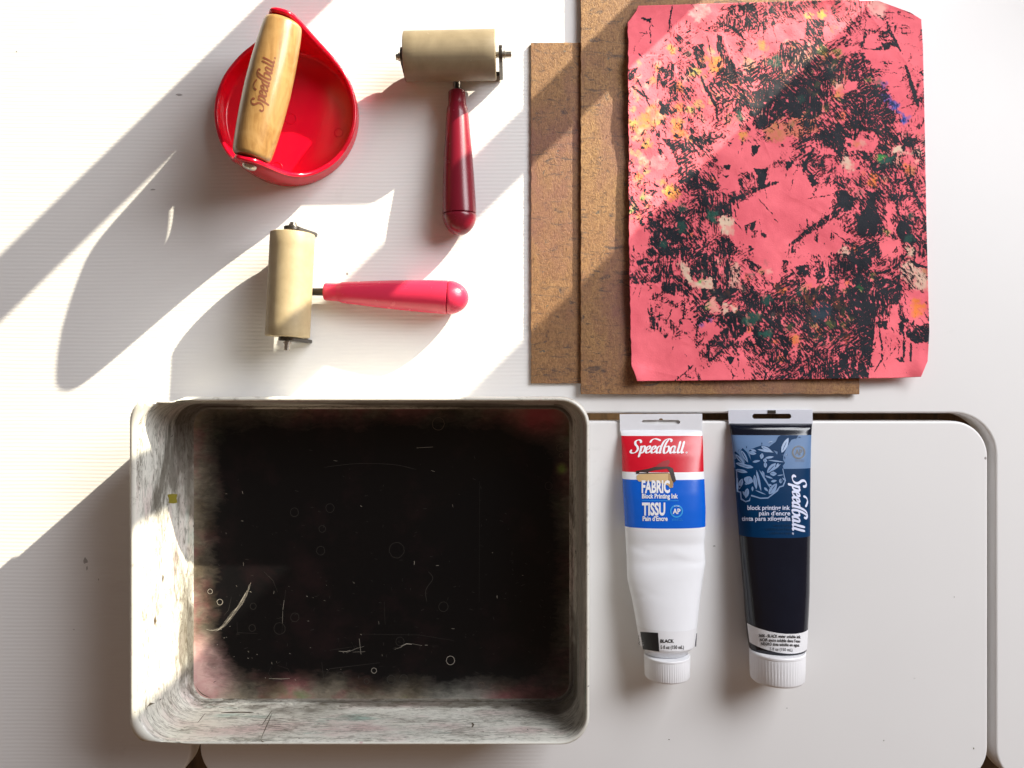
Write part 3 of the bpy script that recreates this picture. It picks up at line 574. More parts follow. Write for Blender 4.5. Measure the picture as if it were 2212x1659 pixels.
for t, w, v, pts in [
 ('A',14,1,[(325,300),(330,420),(335,560)]),('A',18,1,[(190,425),(290,430)]),('A',22,1,[(620,70),(590,200),(565,420)]),('A',42,1,[(980,980),(1060,1160),(1180,1380)]),('A',30,1,[(1180,1380),(1190,1460),(1200,1560)]),
 ('A',24,.9,[(160,1000),(240,1160),(330,1380)]),('A',30,.9,[(100,1110),(210,1200),(320,1280)]),('A',7,.9,[(1000,405),(1250,395)]),('A',7,1,[(1620,570),(2005,540)]),('A',24,.9,[(1280,310),(1430,390),(1560,520)]),('A',12,.9,[(1790,150),(1790,400),(1780,540)]),
 ('A',14,.9,[(1060,450),(1080,560),(1150,880)]),('A',8,1,[(600,750),(860,720)]),('A',20,1,[(170,680),(230,740)]),
 ('B',40,.85,[(1430,280),(1500,450),(1560,560),(1610,660)]),('B',20,1,[(1130,620),(1350,640)]),('B',14,1,[(1230,400),(1290,400)]),('B',22,1,[(1330,465),(1400,475),(1470,465)]),('B',9,1,[(1270,550),(1500,555)]),('B',14,1,[(1380,515),(1500,530)]),
 ('B',11,1,[(1320,800),(1560,790)]),('B',26,.9,[(1390,812),(1500,820)]),('B',13,.75,[(1260,890),(1500,900)]),('B',9,1,[(1400,925),(1620,950)]),('B',11,.9,[(1310,335),(1440,370)]),('B',18,1,[(1340,405),(1470,415)]),
 ('B',50,.86,[(1670,830),(1740,1050),(1800,1250),(1830,1370)]),('B',14,1,[(1650,860),(1640,1050)]),('B',13,1,[(1610,1050),(1690,960)]),('B',9,1,[(1560,1350),(1660,1280)]),('B',26,.9,[(1870,380),(1870,450)]),('B',30,1,[(1860,930),(1905,970)]),
 ('B',14,1,[(1640,130),(1770,190)]),('B',12,1,[(1620,320),(1720,345)]),('B',14,1,[(1410,160),(1610,165)]),('B',8,1,[(110,325),(370,265)]),('B',18,.8,[(1740,680),(1745,760)]),('B',14,1,[(1000,690),(1150,680)]),('B',12,1,[(1180,430),(1130,560),(1100,620)]),('B',10,1,[(1840,1370),(1760,1510)]),
 ('B',22,.8,[(420,0),(300,160)]),('B',30,.7,[(130,20),(170,240)]),('B',16,.9,[(960,980),(900,1080)]),('B',12,1,[(850,1000),(880,1110)]),
 ('C',30,.95,[(970,120),(985,220),(980,310)]),('C',50,.86,[(1980,710),(1740,790),(1500,900),(1350,960)]),('C',13,1,[(1720,930),(1810,1030),(1900,1130)]),('C',12,1,[(1450,290),(1475,380)]),('C',12,1,[(1230,820),(1350,800)]),('C',24,.9,[(330,440),(335,540)]),('C',28,.9,[(790,420),(800,620)]),('C',10,1,[(860,890),(1000,890)]),
 ('C',14,.8,[(340,990),(440,900)]),('C',10,.9,[(1815,60),(1810,220)]),
 ('D',40,.95,[(510,270),(380,480),(360,620)]),('D',72,.74,[(1000,1000),(720,1150),(450,1330),(180,1530)]),('D',18,1,[(1610,480),(1700,700),(1830,920),(1920,1060)]),('D',9,1,[(400,930),(600,900),(780,865)]),('D',13,1,[(600,405),(830,400)]),('D',10,1,[(1010,690),(1120,900)]),('D',10,1,[(720,1340),(900,1470),(1100,1600)]),
 ('D',10,1,[(870,520),(880,700)]),('D',10,1,[(790,690),(960,690)]),('D',12,.9,[(1540,740),(1720,640)]),('D',14,.9,[(480,380),(1000,380)]),('D',16,1,[(960,380),(1120,340)]),('D',26,.8,[(410,1180),(420,1300)]),('D',13,.7,[(310,1180),(310,1290)]),('D',12,1,[(1100,775),(1320,780)]),('D',16,.8,[(1730,770),(1900,1100),(1930,1300)]),
 ('D',20,.8,[(1850,1180),(1930,1330)]),('D',12,1,[(1180,80),(1560,20)]),('D',14,1,[(1480,900),(1800,900)]),
 ('E',90,.55,[(540,850),(620,930),(700,1040)]),('E',13,1,[(640,1070),(790,1055)]),('E',20,1,[(935,700),(925,1230)]),('E',32,.62,[(900,1440),(640,1650)]),('E',26,.9,[(1280,1220),(1100,1400)]),('E',20,.9,[(1530,1150),(1550,1340)]),('E',15,.9,[(1520,1470),(1560,1659)]),('E',10,.8,[(720,735),(840,730),(1000,620)]),('E',22,1,[(740,840),(860,860)]),('E',9,.7,[(665,1100),(600,1290)]),('E',11,.8,[(760,1270),(800,1340)]),('E',22,1,[(310,490),(350,445)]),
 ('E',9,.9,[(110,540),(150,440)]),('E',12,.9,[(1450,370),(1440,470)]),('E',12,1,[(1450,1310),(1460,1390)]),('E',24,.7,[(1370,1490),(1400,1640)]),('E',16,.85,[(160,120),(360,150)]),('E',12,.9,[(480,380),(470,540)]),('E',16,.9,[(1150,950),(1260,880)]),
 ('F',28,1,[(1690,10),(1600,130),(1520,200),(1400,250),(1200,260)]),('F',36,1,[(1730,100),(1830,160),(1960,190)]),('F',22,1,[(1330,960),(1370,1200),(1370,1370),(1270,1530)]),('F',30,1,[(1650,1050),(1655,1250),(1640,1400)]),('F',14,.9,[(1600,680),(1640,960)]),('F',14,1,[(1765,690),(1780,980)]),('F',36,.82,[(1740,1150),(1745,1270),(1740,1390)]),('F',14,.8,[(1490,1080),(1480,1260)]),
 ('F',8,.9,[(1370,1370),(1430,1510)]),('F',8,.9,[(1490,960),(1620,1190)]),('F',12,1,[(630,1560),(580,1620)]),('F',12,1,[(650,120),(700,340),(710,100)]),('F',26,1,[(430,1480),(470,1640)]),('F',13,.85,[(1640,480),(1780,680)]),('F',12,.8,[(1660,560),(1720,820)]),('F',10,.8,[(1860,840),(1960,960)]),('F',9,.6,[(1350,1560),(1350,1600)]),('F',12,.85,[(1440,20),(1500,180)])]:
    line(t, pts, w, v)
def bundle(x, y, L, W, a, v, mode):
    """a brush mark: several bristle lines side by side with uneven ends"""
    n = max(2, int(W/1.7)); c, s_ = math.cos(a), math.sin(a)
    for i in range(n):
        off = (i-(n-1)/2)*W/n+random.uniform(-.4, .4); l0 = -L/2+random.uniform(0, L*.35); l1 = L/2-random.uniform(0, L*.35)
        if random.random() < .18: continue
        w = random.uniform(.9, 1.9); q = [(l0, off-w*.3), ((l0+l1)/2, off-w*.6), (l1, off), ((l0+l1)/2, off+w*.6), (l0, off+w*.4)]
        setink([(x+u*c-v_*s_, y+u*s_+v_*c) for u, v_ in q], v*random.uniform(.85, 1), .5, mode)
def adir(x, y):
    if y > 430: return random.choice([1.57, 1.57, 1.45, 1.7, 1.2, 2.3])
    if x > 430 and y < 260: return random.choice([0, .1, 1.4, 1.1, -.1])
    return random.choice([1.2, 1.35, 1.8, 2.2, .6, 1.0])
for _ in range(900):
    x, y = random.uniform(0, PW), random.uniform(0, PH); d = base[int(y), int(x)]
    if random.random() > d*1.5-.22: continue
    bundle(x, y, random.uniform(8, 38), random.uniform(2, 13), adir(x, y)+random.uniform(-.25, .25), 1.0, 'max')
for _ in range(1900):
    x, y = random.uniform(0, PW), random.uniform(0, PH)
    if ink[int(y), int(x)] < .5: continue
    bundle(x, y, random.uniform(6, 26), random.uniform(1.7, 6), adir(x, y)+random.uniform(-.35, .35), random.uniform(.1, .5), 'min')
for _ in range(420):
    x, y = random.uniform(0, PW), random.uniform(0, PH); d = base[int(y), int(x)]
    if random.random() > d*1.3: continue
    L = random.uniform(10, 50); a = adir(x, y)+random.uniform(-.5, .5); line_ = [(x, y), (x+L*.5*math.cos(a)+random.uniform(-2, 2), y+L*.5*math.sin(a)), (x+L*math.cos(a), y+L*math.sin(a))]
    v, f = ribbon(line_, random.uniform(1.0, 2.0)); setink([v[0], v[2], v[4], v[5], v[3], v[1]], 1.0, .6)
# coloured pigment
for a in [('A',600,630,62,YO),('A',1200,820,110,OR,.95),('A',690,1130,74,OR),('A',1760,580,60,YO),('A',370,1500,140,OR,.7),('A',230,1560,90,YO,.6),('A',690,1400,80,OR),('A',680,1580,90,YO),('A',1930,780,85,DG,.8,.8),('A',1480,1510,62,DG,.9,.8),('A',820,690,50,DG),
 ('A',890,930,80,YG,.8),('A',850,1410,60,YG,.8),('A',960,1340,60,YG,.8),('A',1600,1280,60,OR,.7),('A',430,880,40,OR),('A',380,1000,40,YO),('A',1360,1080,50,OR),('A',1600,860,90,CR,.6),('A',1150,900,60,YG,.4),('A',100,1600,50,YG,.8),('A',960,150,130,(.95,.55,.5),.6),
 ('B',590,190,52,YE,.95),('B',430,210,44,YE,.8),('B',600,640,60,YG,.9,.25),('B',780,690,60,YG,.8,.2),('B',430,910,44,(.9,.85,.4),.9),('B',215,1590,52,DG,.9,.7),('B',330,1600,170,(.75,.30,.12),.6),('B',480,1620,90,BR,.5),('B',810,1210,62,YO,.7),('B',790,1090,52,CR,.8),('B',650,720,50,OR),('B',740,370,40,OR,.5),('B',1320,1060,60,DG,.7,.6),
 ('B',340,780,110,CR,.5),('B',330,1280,60,DG,.3,.4),('B',870,1490,60,OR,.6),('B',1200,1040,40,YG,.8,.3),('B',730,880,60,DG,.5,.25),('B',1300,100,120,(.95,.6,.5),.7),('B',1370,1230,50,BL,.7),('B',1430,1260,60,BL,.9),('B',1520,1350,60,BL,.85),('B',1400,1100,50,BL,.6,.3),
 ('C',600,850,105,YO,.95),('C',540,830,50,YE,.8),('C',480,700,50,YO,.7),('C',270,230,62,YO,.9),('C',700,80,100,OR,.8),('C',850,150,60,YO,.6),('C',1520,110,62,YO,.9),('C',1900,80,110,BR,.6),('C',190,640,50,OR,.9),('C',200,40,80,OR,.7),('C',250,900,40,GR,.7,.2),('C',90,1080,40,GR,.7),('C',740,1050,60,DG,.8,.6),('C',500,1510,50,DG,.8,.7),('C',740,1290,70,DG,.5,.6),('C',850,1390,40,OR,.7),('C',1130,690,50,OR,.6),('C',250,440,60,CR,.6),('C',450,480,110,(.95,.4,.4),.6),
 ('D',60,60,140,BR,.6),('D',900,470,80,CR,.8),('D',960,530,60,CR,.6),('D',1560,460,70,CR,.6),('D',1740,560,80,BR,.7),('D',1700,520,50,OR,.7),('D',1740,1150,50,DG,.7,.6),('D',1720,1440,60,DG,.3,.6),('D',1030,1560,60,OR,.8),('D',900,1600,70,CR,.8),('D',1440,1360,40,YG,.7,.2),('D',1740,1600,70,CR,.9),('D',1450,230,50,OR,.5),
 ('E',1550,860,50,DG,.9,.9),('E',1110,640,40,GR,.7,.25),('E',1060,700,40,GR,.6,.25),('E',1610,980,36,OR,.7),('E',1830,600,80,DG,.4,.7),('E',1930,1140,36,OR,.7,.2),('E',1980,1360,40,YO,.7),('E',1730,820,40,YG,.9,.35),('E',980,930,40,BL,.6),('E',1620,270,40,DG,.7,.7),('E',1660,1180,30,OR,.5),
 ('F',120,480,52,OR,.9),('F',250,1110,62,OR,.8),('F',570,1000,52,OR,.8),('F',430,620,60,YO,.7,.15),('F',380,470,50,YG,.5,.1),('F',700,920,52,YG,.9,.35),('F',1095,450,34,GR,.9,.3),('F',1240,300,36,YG,.8,.2),('F',100,1360,50,OR,.8),('F',180,960,40,YG,.5,.2),('F',870,930,40,YG,.5,.2),('F',600,760,130,(.02,.05,.07),.2,1.0),('F',930,370,36,OR,.6),('F',1910,250,50,YG,.5),('F',800,660,60,YO,.5,.1),('F',300,500,60,DG,.3,.4)]:
    blob(*a)
for t, n_, x0, y0, x1, y1, cs, dk in [('A', 60, 780, 600, 2005, 1600, (CR, YE, YG, OR), .0), ('B', 50, 0, 500, 900, 1150, (CR, YE, YG), .0), ('A', 26, 50, 800, 500, 1659, (CR, YO, GR), 0), ('C', 34, 60, 0, 320, 1200, (CR, YO, GR, YE), 0), ('F', 60, 0, 400, 1000, 1200, (OR, YG, DG, BR, YO), .12), ('E', 26, 1000, 100, 2000, 1000, (CR, YG, DG, OR), .1), ('D', 40, 900, 0, 1950, 900, (BR, OR, CR, DG), .08), ('B', 30, 400, 600, 900, 1600, (YG, DG, BR), .15)]:
    for _ in range(n_): blob(t, random.uniform(x0, x1), random.uniform(y0, y1), random.uniform(12, 46), random.choice(cs), .40, dk)
for t, pts, c, a, d in [('B', [(1590,1440),(1750,1510),(1640,1610)], BL, 1, .6), ('B', [(1380,1200),(1540,1320),(1640,1500),(1560,1450)], BL, .7, .5), ('C', [(1050,1080),(1190,1080),(1190,1240),(1060,1200)], DG, 1, .9), ('C', [(1220,1170),(1330,1120),(1400,1190),(1390,1400),(1250,1390)], CR, 1, 0),
 ('D', [(1290,380),(1440,365),(1420,400),(1310,440)], GR, 1, .9), ('D', [(1320,440),(1540,380),(1500,470),(1330,500)], DG, .8, .9), ('D', [(1220,620),(1310,600),(1310,790),(1180,760)], OR, 1, .2), ('D', [(1520,250),(1640,240),(1620,330),(1500,340)], CR, 1, 0), ('D', [(1380,330),(1900,330),(1900,370),(1400,350)], CR, .8, 0), ('D', [(880,300),(920,560),(1000,560),(900,300)], CR, .8, 0),
 ('E', [(680,100),(800,120),(870,400),(1000,330),(1140,320),(1140,460),(880,440),(740,300)], CR, 1, 0), ('E', [(1080,640),(1160,540),(1230,760),(1110,780)], (.9,.4,.33), 1, 0), ('E', [(1270,640),(1330,650),(1320,790),(1250,780)], CR, 1, 0), ('E', [(1350,680),(1450,690),(1410,770)], CR, 1, 0), ('E', [(1380,130),(1480,130),(1480,470),(1330,460)], CR, .6, 0),
 ('E', [(940,370),(1010,320),(1000,400)], GR, 1, .9), ('E', [(1550,780),(1790,780),(1740,870),(1560,960)], DG, .9, .8), ('E', [(1700,1000),(1900,1010),(1880,1090),(1720,1070)], DG, 1, 1), ('E', [(1050,830),(1150,860),(1080,900)], BL, .7, 0), ('F', [(1740,620),(1820,570),(1920,700),(1900,800),(1740,830)], OR, 1, 0), ('F', [(1600,200),(1700,80),(1960,300),(1960,480),(1750,460),(1620,300)], CR, .85, 0)]:
    colr(t, pts, c, a, d)
    if a == 1 and d == 0: poly(t, pts, .16, 1.5, 'min')
def blur(a, n=1):
    for _ in range(n):
        a = (a+np.roll(a, 1, 0)+np.roll(a, -1, 0)+np.roll(a, 1, 1)+np.roll(a, -1, 1))/5
    return a
pig = np.stack([blur(pig[..., k], 3) for k in range(3)], -1); tint = np.stack([blur(tint[..., k], 2) for k in range(3)], -1)
ink = ink+(vnoise(2.2, 51)-.5)*.5*(ink > .05)*(ink < .9)

NX, NY = 430, 530
def ip(tab, v):
    return float(np.interp(v, [a for a, b in tab], [b for a, b in tab]))
LT = [(0,1380),(13,1376),(37,1356),(150,1357),(407,1358),(600,1359.5),(784,1364),(824,1377)]
RT = [(0,1880),(3,1897),(26,1967),(40,1990),(96,1993.6),(289,1998),(471,2001),(721,2007.5),(786,2004),(810,1994),(824,1988)]
TT = [(1356,15),(1376,13),(1650,5),(1800,0),(1897,2),(2000,6)]; BT = [(1356,824),(1650,821),(1935,817),(2000,814)]
gu = np.linspace(0, 1, NX+1); gv = np.linspace(0, 1, NY+1)
U, V = np.meshgrid(gu, gv)
yr = 3+(820-3)*V
Lx = np.interp(yr, [a for a, b in LT], [b for a, b in LT]); Rx = np.interp(yr, [a for a, b in RT], [b for a, b in RT])
eN = np.interp(np.arange(NY+1), np.arange(0, NY+1, 6), rng.rand(len(range(0, NY+1, 6))))[:, None]
X = Lx+(Rx-Lx)*U + (eN-.5)*2.2*(U < .5)*(1-2*U)
TY = np.interp(X, [a for a, b in TT], [b for a, b in TT]); BY = np.interp(X, [a for a, b in BT], [b for a, b in BT])
Y = TY+(BY-TY)*V
def samp(a, X, Y):
    x = np.clip(X-PX0, 0, PW-1.01); y = np.clip(Y-PY0, 0, PH-1.01); xi = x.astype(int); yi = y.astype(int); fx = x-xi; fy = y-yi
    if a.ndim == 3: fx = fx[..., None]; fy = fy[..., None]
    return (a[yi, xi]*(1-fx)+a[yi, xi+1]*fx)*(1-fy)+(a[yi+1, xi]*(1-fx)+a[yi+1, xi+1]*fx)*fy
eL = X-Lx; eR = Rx-X; eT = Y-TY; eB = BY-Y
n_big = samp(vnoise(120, 41), X, Y); n_mid = samp(vnoise(38, 42), X, Y); n_sm = samp(vnoise(13, 43), X, Y); n_x = samp(vnoise(60, 44), X, Y)
crease = np.abs(samp(vnoise(70, 45), X, Y)-.5)
Z = 0.0066+(n_big-.5)*.0026+(n_mid-.5)*.0009+(n_sm-.5)*.00026
edgevar = .45+1.1*samp(vnoise(90, 46), X, Y)
Z += .0030*np.exp(-eL/38)*edgevar*(Y > 120)+.0010*np.exp(-eL/30)+.0014*np.exp(-eR/50)*edgevar+.0012*np.exp(-eB/30)*edgevar+.0012*np.exp(-eT/30)*edgevar
Z -= .0022*np.clip((X-1870)/130, 0, 1)
Z += .004*np.exp(-((X-1376)**2+(Y-812)**2)/(2*16**2))+.0035*np.exp(-((X-1998)**2+(Y-805)**2)/(2*20**2))
for (x0, y0, x1, y1, a) in [(1357,60,1450,20,.0005),(1375,100,1420,30,.0004),(1870,20,2000,190,.0006),(1900,300,2003,250,.0004),(1365,790,1500,822,.0004),(1800,740,2000,640,.0004),(1400,700,1560,780,.0003),(1500,560,1640,640,.0003),(1900,760,2003,700,.0007),(1357,560,1420,620,.0008),(1560,80,1660,330,.0006),(1450,130,1520,330,.0005),(1700,420,1850,500,.0003)]:
    dx, dy = x1-x0, y1-y0; L = math.hypot(dx, dy); u_ = ((X-x0)*dx+(Y-y0)*dy)/L; d_ = np.abs((X-x0)*dy-(Y-y0)*dx)/L
    Z += .5*a*np.exp(-d_/4)*np.exp(-np.clip(-u_, 0, None)/8)*np.exp(-np.clip(u_-L, 0, None)/8)
Z = np.maximum(Z, np.where(X < 1862, .0054, .0008))
f = 1-Z/H; WX = (X-CX)*S*f; WY = -(Y-CY)*S*f
n1 = (NX+1)*(NY+1)
vt = np.stack([WX, WY, Z], -1).reshape(-1, 3); vb = vt-np.array([0, 0, .00022])
idx = np.arange(n1).reshape(NY+1, NX+1)
q = np.stack([idx[:-1, :-1], idx[1:, :-1], idx[1:, 1:], idx[:-1, 1:]], -1).reshape(-1, 4)
bd = list(idx[0, :-1])+list(idx[:-1, -1])+list(idx[-1, ::-1][:-1])+list(idx[::-1, 0][:-1])
side = [(bd[i], bd[(i+1) % len(bd)], bd[(i+1) % len(bd)]+n1, bd[i]+n1) for i in range(len(bd))]
faces = q.tolist()+[tuple(r) for r in (q[:, ::-1]+n1).tolist()]+side
paper = add('inked_paper', vt.tolist()+vb.tolist(), faces, M['paper'])
I = samp(ink, X, Y).reshape(-1); PG = samp(pig, X, Y).reshape(-1, 3); TI = samp(tint, X, Y).reshape(-1, 3)
me = paper.data
a = me.attributes.new('ink', 'FLOAT', 'POINT'); a.data.foreach_set('value', np.concatenate([I, I*0]).astype(np.float32))
for nm, arr in (('pigment', PG), ('tint', TI*.55)):
    a = me.attributes.new(nm, 'FLOAT_COLOR', 'POINT'); b = np.ones((2*n1, 4), np.float32); b[:n1, :3] = arr; b[n1:, :3] = (0.93, .155, .205) if nm == 'pigment' else (0, 0, 0)
    a.data.foreach_set('color', b.reshape(-1))
tag(paper, 'crumpled pink sheet covered in black and coloured ink marks, lying on the brown boards', 'paper')

# ---------------- tray ----------------
def rrect(x0, x1, y0, y1, rl, rr, nc=10, ns=26):
    pts = []
    def seg(a, b):
        for i in range(1, ns): t = i/ns; pts.append((a[0]+(b[0]-a[0])*t, a[1]+(b[1]-a[1])*t))
    cs = [((x1-rr, y0+rr), -90, 0, rr), ((x1-rr, y1-rr), 0, 90, rr), ((x0+rl, y1-rl), 90, 180, rl), ((x0+rl, y0+rl), 180, 270, rl)]
    arcs = [arc(c[0], c[1], r, a, b, nc) for c, a, b, r in cs]
    for i in range(4):
        pts += arcs[i]; seg(arcs[i][-1], arcs[(i+1) % 4][0])
    return pts
def make_tray():
    A = Acc(); loops = []
    # (x0,x1,y0,y1,rl,rr,z,material)  floor -> inner wall -> rim -> outside
    spec = [(430,1225,887,1500,34,34,.0042), (424,1229,883.5,1504,36,36,.0046), (418,1233,879,1509,40,40,.0056), (412,1236,877.5,1511,42,42,.0046),
            (408,1238,876,1513,44,44,.0058), (405,1240,874.5,1515,46,46,.0084), (401,1242,873,1517,48,47,.0098), (397,1243,871.5,1519,50,48,.0140),
            (391,1245,869,1521,56,50,.0300), (384,1247,866,1523,62,50,.0470), (379,1248.5,864,1524.5,66,51,.0545), (375,1250,862.5,1526,68,52,.0565),
            (369,1252,860,1528.5,66,53,.0574), (364,1254.5,857.5,1530.5,60,54,.0570), (361,1256.5,855.5,1532.5,48,55,.0556), (360,1257.5,854.5,1533.5,44,56,.0535), (361,1257,855,1533,44,56,.0500),
            (366,1254,857.5,1530.5,50,52,.0495), (386,1249,866,1524,50,48,.0080), (390,1246,869,1521,48,46,.0012), (398,1238,876,1514,44,40,.0002)]
    for k, s in enumerate(spec):
        pts = rrect(*s[:6])
        if 11 <= k <= 17:      # the end lip on the left is a little narrower than the body
            q = []
            for x, y in pts:
                w = min(1, max(0, (470-x)/14)); w = w*w*(3-2*w)*min(1, (k-10)/3)
                lo, hi = 868+(15-k)*.0, 1524.5
                if y < 1000: y = y*(1-w)+max(y, 866+ (0 if k > 13 else 1))*w
                if y > 1400: y = y*(1-w)+min(y, 1526-(0 if k > 13 else 1))*w
                q.append((x, y))
            pts = q
        loops.append([T(x, y, s[6]) for x, y in pts])
    n = len(loops[0]); L = len(loops); cum = [0]
    p0 = loops[8]
    for i in range(n): cum.append(cum[-1]+math.dist(p0[i], p0[(i+1) % n]))
    verts = [v for lp in loops for v in lp]; faces = []; fm = []; uv = []
    vv = [0]
    for k in range(1, L): vv.append(vv[-1]+math.dist(loops[k-1][3], loops[k][3]))
    for k in range(L-1):
        for i in range(n):
            j = (i+1) % n; faces.append((k*n+i, k*n+j, (k+1)*n+j, (k+1)*n+i)); fm.append(1 if 1 <= k < 11 else (0 if k < 1 else 2))
            uv.append([(cum[i], vv[k]), (cum[i+1], vv[k]), (cum[i+1], vv[k+1]), (cum[i], vv[k+1])])
    faces.append(tuple(range(n-1, -1, -1))); fm.append(0); uv.append([(0, 0)]*n)
    faces.append(tuple((L-1)*n+i for i in range(n))); fm.append(2); uv.append([(0, 0)]*n)
    A.v = verts; A.f = faces; A.m = fm
    nu = len(faces)
    # scratches, ink rings and dried lines: thin raised film on the floor
    def fl(pts, w, m, taper=True, closed=False):
        q = [T(x+(x-CX)*-.0075, y+(y-CY)*-.0075)[:2] for x, y in pts]; v, f = ribbon(q, w*S, taper=taper)
        A.put([(a, b, .0043+.0001) for a, b in v], f, m)
    R = random.Random(5)
    for (x, y, r, m) in [(454,1278,5,3),(475,1301,6,3),(547,1310,6.5,4),(808,1449,5.5,3),(792,1472,5.5,4),(973,1427,9,3),(637,1334,9,4),(845,1468,8.5,4),(872,1466,8,4),(604,1358,12,4),(636,1107,9,4),(713,1098,9,4),(696,1143,7,4),
        (864,1386,9,4),(958,1311,10,4),(857,1189,16,4),(735,1460,8,4),(604,888,13,5),(947,916,13,5),(1209,968,7,5),(1212,984,4,5),(545,1357,7,4),(1185,1050,8,4),(693,1190,9,4),(1040,1480,6,5)]:
        fl([(x+r*math.cos(t)*R.uniform(.93, 1.07), y+r*1.05*math.sin(t)) for t in np.linspace(0, 6.283, 20)], .95 if m == 3 else 1.0, m, False)
    arcp = catmull([(446,1360),(462,1363),(480,1355),(505,1325),(530,1290),(541,1258)], 9)
    for off, w, lo, hi in ((-1.6, .8, 6, 40), (-.5, 1.1, 0, 44), (.8, .9, 10, 46), (2.0, .6, 18, 36), (-2.8, .5, 20, 30), (.2, 1.6, 14, 24)):
        fl([(x+off*1.1+R.uniform(-.3, .3), y+off*1.0+R.uniform(-.3, .3)) for x, y in arcp[lo:hi]], w*.6, 3)
    fl(catmull([(470,1362),(492,1342),(515,1308),(534,1276)]), 1.2, 3)
    fl([(617,1275),(615,1295)], 1.2, 4); fl([(614,1297),(611,1318)], 1.4, 3); fl([(611,1320),(610,1348)], 1.0, 3); fl([(610,1350),(609,1368)], .7, 4); fl([(512,1345),(513,1367),(557,1369)], 1.2, 4); fl([(500,1290),(494,1318),(484,1330)], 1.2, 4)
    fl([(732,1407),(748,1408),(757,1405)], 1.6, 3); fl([(762,1409),(789,1408)], .9, 3); fl([(748,1411),(770,1401),(786,1397)], .8, 3); fl([(852,1403),(868,1398)], 1.0, 3); fl([(866,1397),(878,1391),(890,1392)], 2.2, 3); fl([(890,1391),(912,1395)], .9, 3); fl([(918,1394),(924,1394)], 1.6, 3); fl([(930,1395),(948,1396)], .7, 4); fl([(776,1370),(905,1372),(980,1384)], 1.0, 4)
    fl([(830,1300),(832,1350)], 1.2, 4); fl(catmull([(925,1235),(935,1250),(920,1275),(922,1300)]), 1.2, 4); fl([(776,1380),(780,1414)], 1.4, 3); fl([(695,1430),(699,1465),(712,1445),(820,1432)], 1.4, 4)
    fl([(712,1405),(760,1398)], 1.3, 4); fl([(1036,1040),(1035,1300)], .9, 4); fl(catmull([(700,1010),(770,1002),(850,1004),(900,1015)]), .9, 4); fl([(581,1466),(608,1467),(626,1466)], 1.4, 3); fl([(586,1440),(580,1455),(590,1470),(612,1472)], .9, 4); fl([(600,1438),(622,1445),(630,1460)], .9, 4)
    fl([(570,1235),(590,1255),(600,1280)], 1.2, 4); fl([(900,968),(935,966)], 1.2, 3)
    for _ in range(230):
        x, y = R.uniform(455, 1190), R.triangular(930, 1480, 1400); a = R.choice([0, 0, .1, 1.5, 1.6])+R.uniform(-.5, .5); l = R.uniform(1.5, 9)**1.0
        fl([(x, y), (x+l*.5*math.cos(a)+R.uniform(-.6, .6), y+l*.5*math.sin(a)), (x+l*math.cos(a), y+l*math.sin(a))], R.uniform(.6, 1.5), 4 if R.random() < .9 else 3)
    for _ in range(26):   # crumbs of dry ink
        x, y = R.uniform(450, 780), R.uniform(1250, 1470); fl([(x, y), (x+R.uniform(1, 3), y+R.uniform(-1, 2))], R.uniform(1, 2.4), 3)
    # folded corner line at the lower left, dark
    fl(arc(462, 1464, 44, 100, 178, 12), 3.2, 5, True)
    # dark drawn marks on the bottom wall
    def wallpt(px, py):
        zs = np.linspace(.0098, .0565, 200); ty = np.interp(zs, [.0098, .014, .030, .047, .0545, .0565], [1517, 1519, 1521, 1523, 1524.5, 1526])
        z = float(zs[np.argmin(np.abs(CY+(ty-CY)/(1-zs/H)-py))])
        f = 1-z/H; return T(CX+(px-CX)*f, CY+(py-CY)*f-.4, z+.0002)
    def leftpt(px, py):
        zs = np.linspace(.0098, .0565, 200); tx = np.interp(zs, [.0098, .014, .030, .047, .0545, .0565], [401, 397, 391, 384, 379, 375])
        z = float(zs[np.argmin(np.abs(CX+(tx-CX)/(1-zs/H)-px))])
        f = 1-z/H; return T(CX+(px-CX)*f+.6, CY+(py-CY)*f, z+.0002)
    for pp, mi in (([(361,1069),(371,1067),(383,1068),(381,1077),(383,1086),(374,1088),(364,1087),(365,1078)], 6), ([(316,1529),(324,1518),(336,1520),(348,1508),(346,1524),(336,1532),(322,1536)], 5), ([(335,1330),(338,1342),(334,1352),(332,1340)], 5), ([(351,1240),(354,1246),(352,1262),(350,1250)], 5)):
        v, f = tess([[(x, -y) for x, y in pp]], 4); A.put([leftpt(a, -b) for a, b, c in v], f, mi)
    for pts, w in [([(566,1567),(588,1535)], 1.6), ([(588,1541),(564,1596)], 1.5), ([(564,1600),(572,1606),(580,1609)], 1.8), ([(478,1540),(520,1539),(548,1540)], 2.2), ([(427,1562),(444,1541)], 1.4), ([(1019,1562),(1023,1566),(1019,1572)], 3)]:
        n_ = []
        for i in range(len(pts)-1):
            for k in range(6): t = k/6; n_.append((pts[i][0]*(1-t)+pts[i+1][0]*t, pts[i][1]*(1-t)+pts[i+1][1]*t))
        n_.append(pts[-1]); v, f = ribbon(n_, w); A.put([wallpt(a, b) for a, b in v], f, 5)
    o = add('ink_tray', A.v, A.f, [M['trayfloor'], M['traywall'], M['rim'], M['scratch'], M['scratch_dim'], M['groove'], M['tape']], None, fm=A.m)
    ul = o.data.uv_layers.new(name='UVMap'); li = 0
    for k, p in enumerate(o.data.polygons):
        for c in range(p.loop_total):
            if k < nu: ul.data[li].uv = uv[k][c]
            li += 1
    fixn2(o); return o
def fixn2(o):
    bm = bmesh.new(); bm.from_mesh(o.data)
    fl_ = [f for f in bm.faces if f.normal.z < 0 and all(v.co.z < .0046 and v.co.z > .0043 for v in f.verts)]
    bmesh.ops.recalc_face_normals(bm, faces=[f for f in bm.faces]); bm.to_mesh(o.data); bm.free()
tray = make_tray()
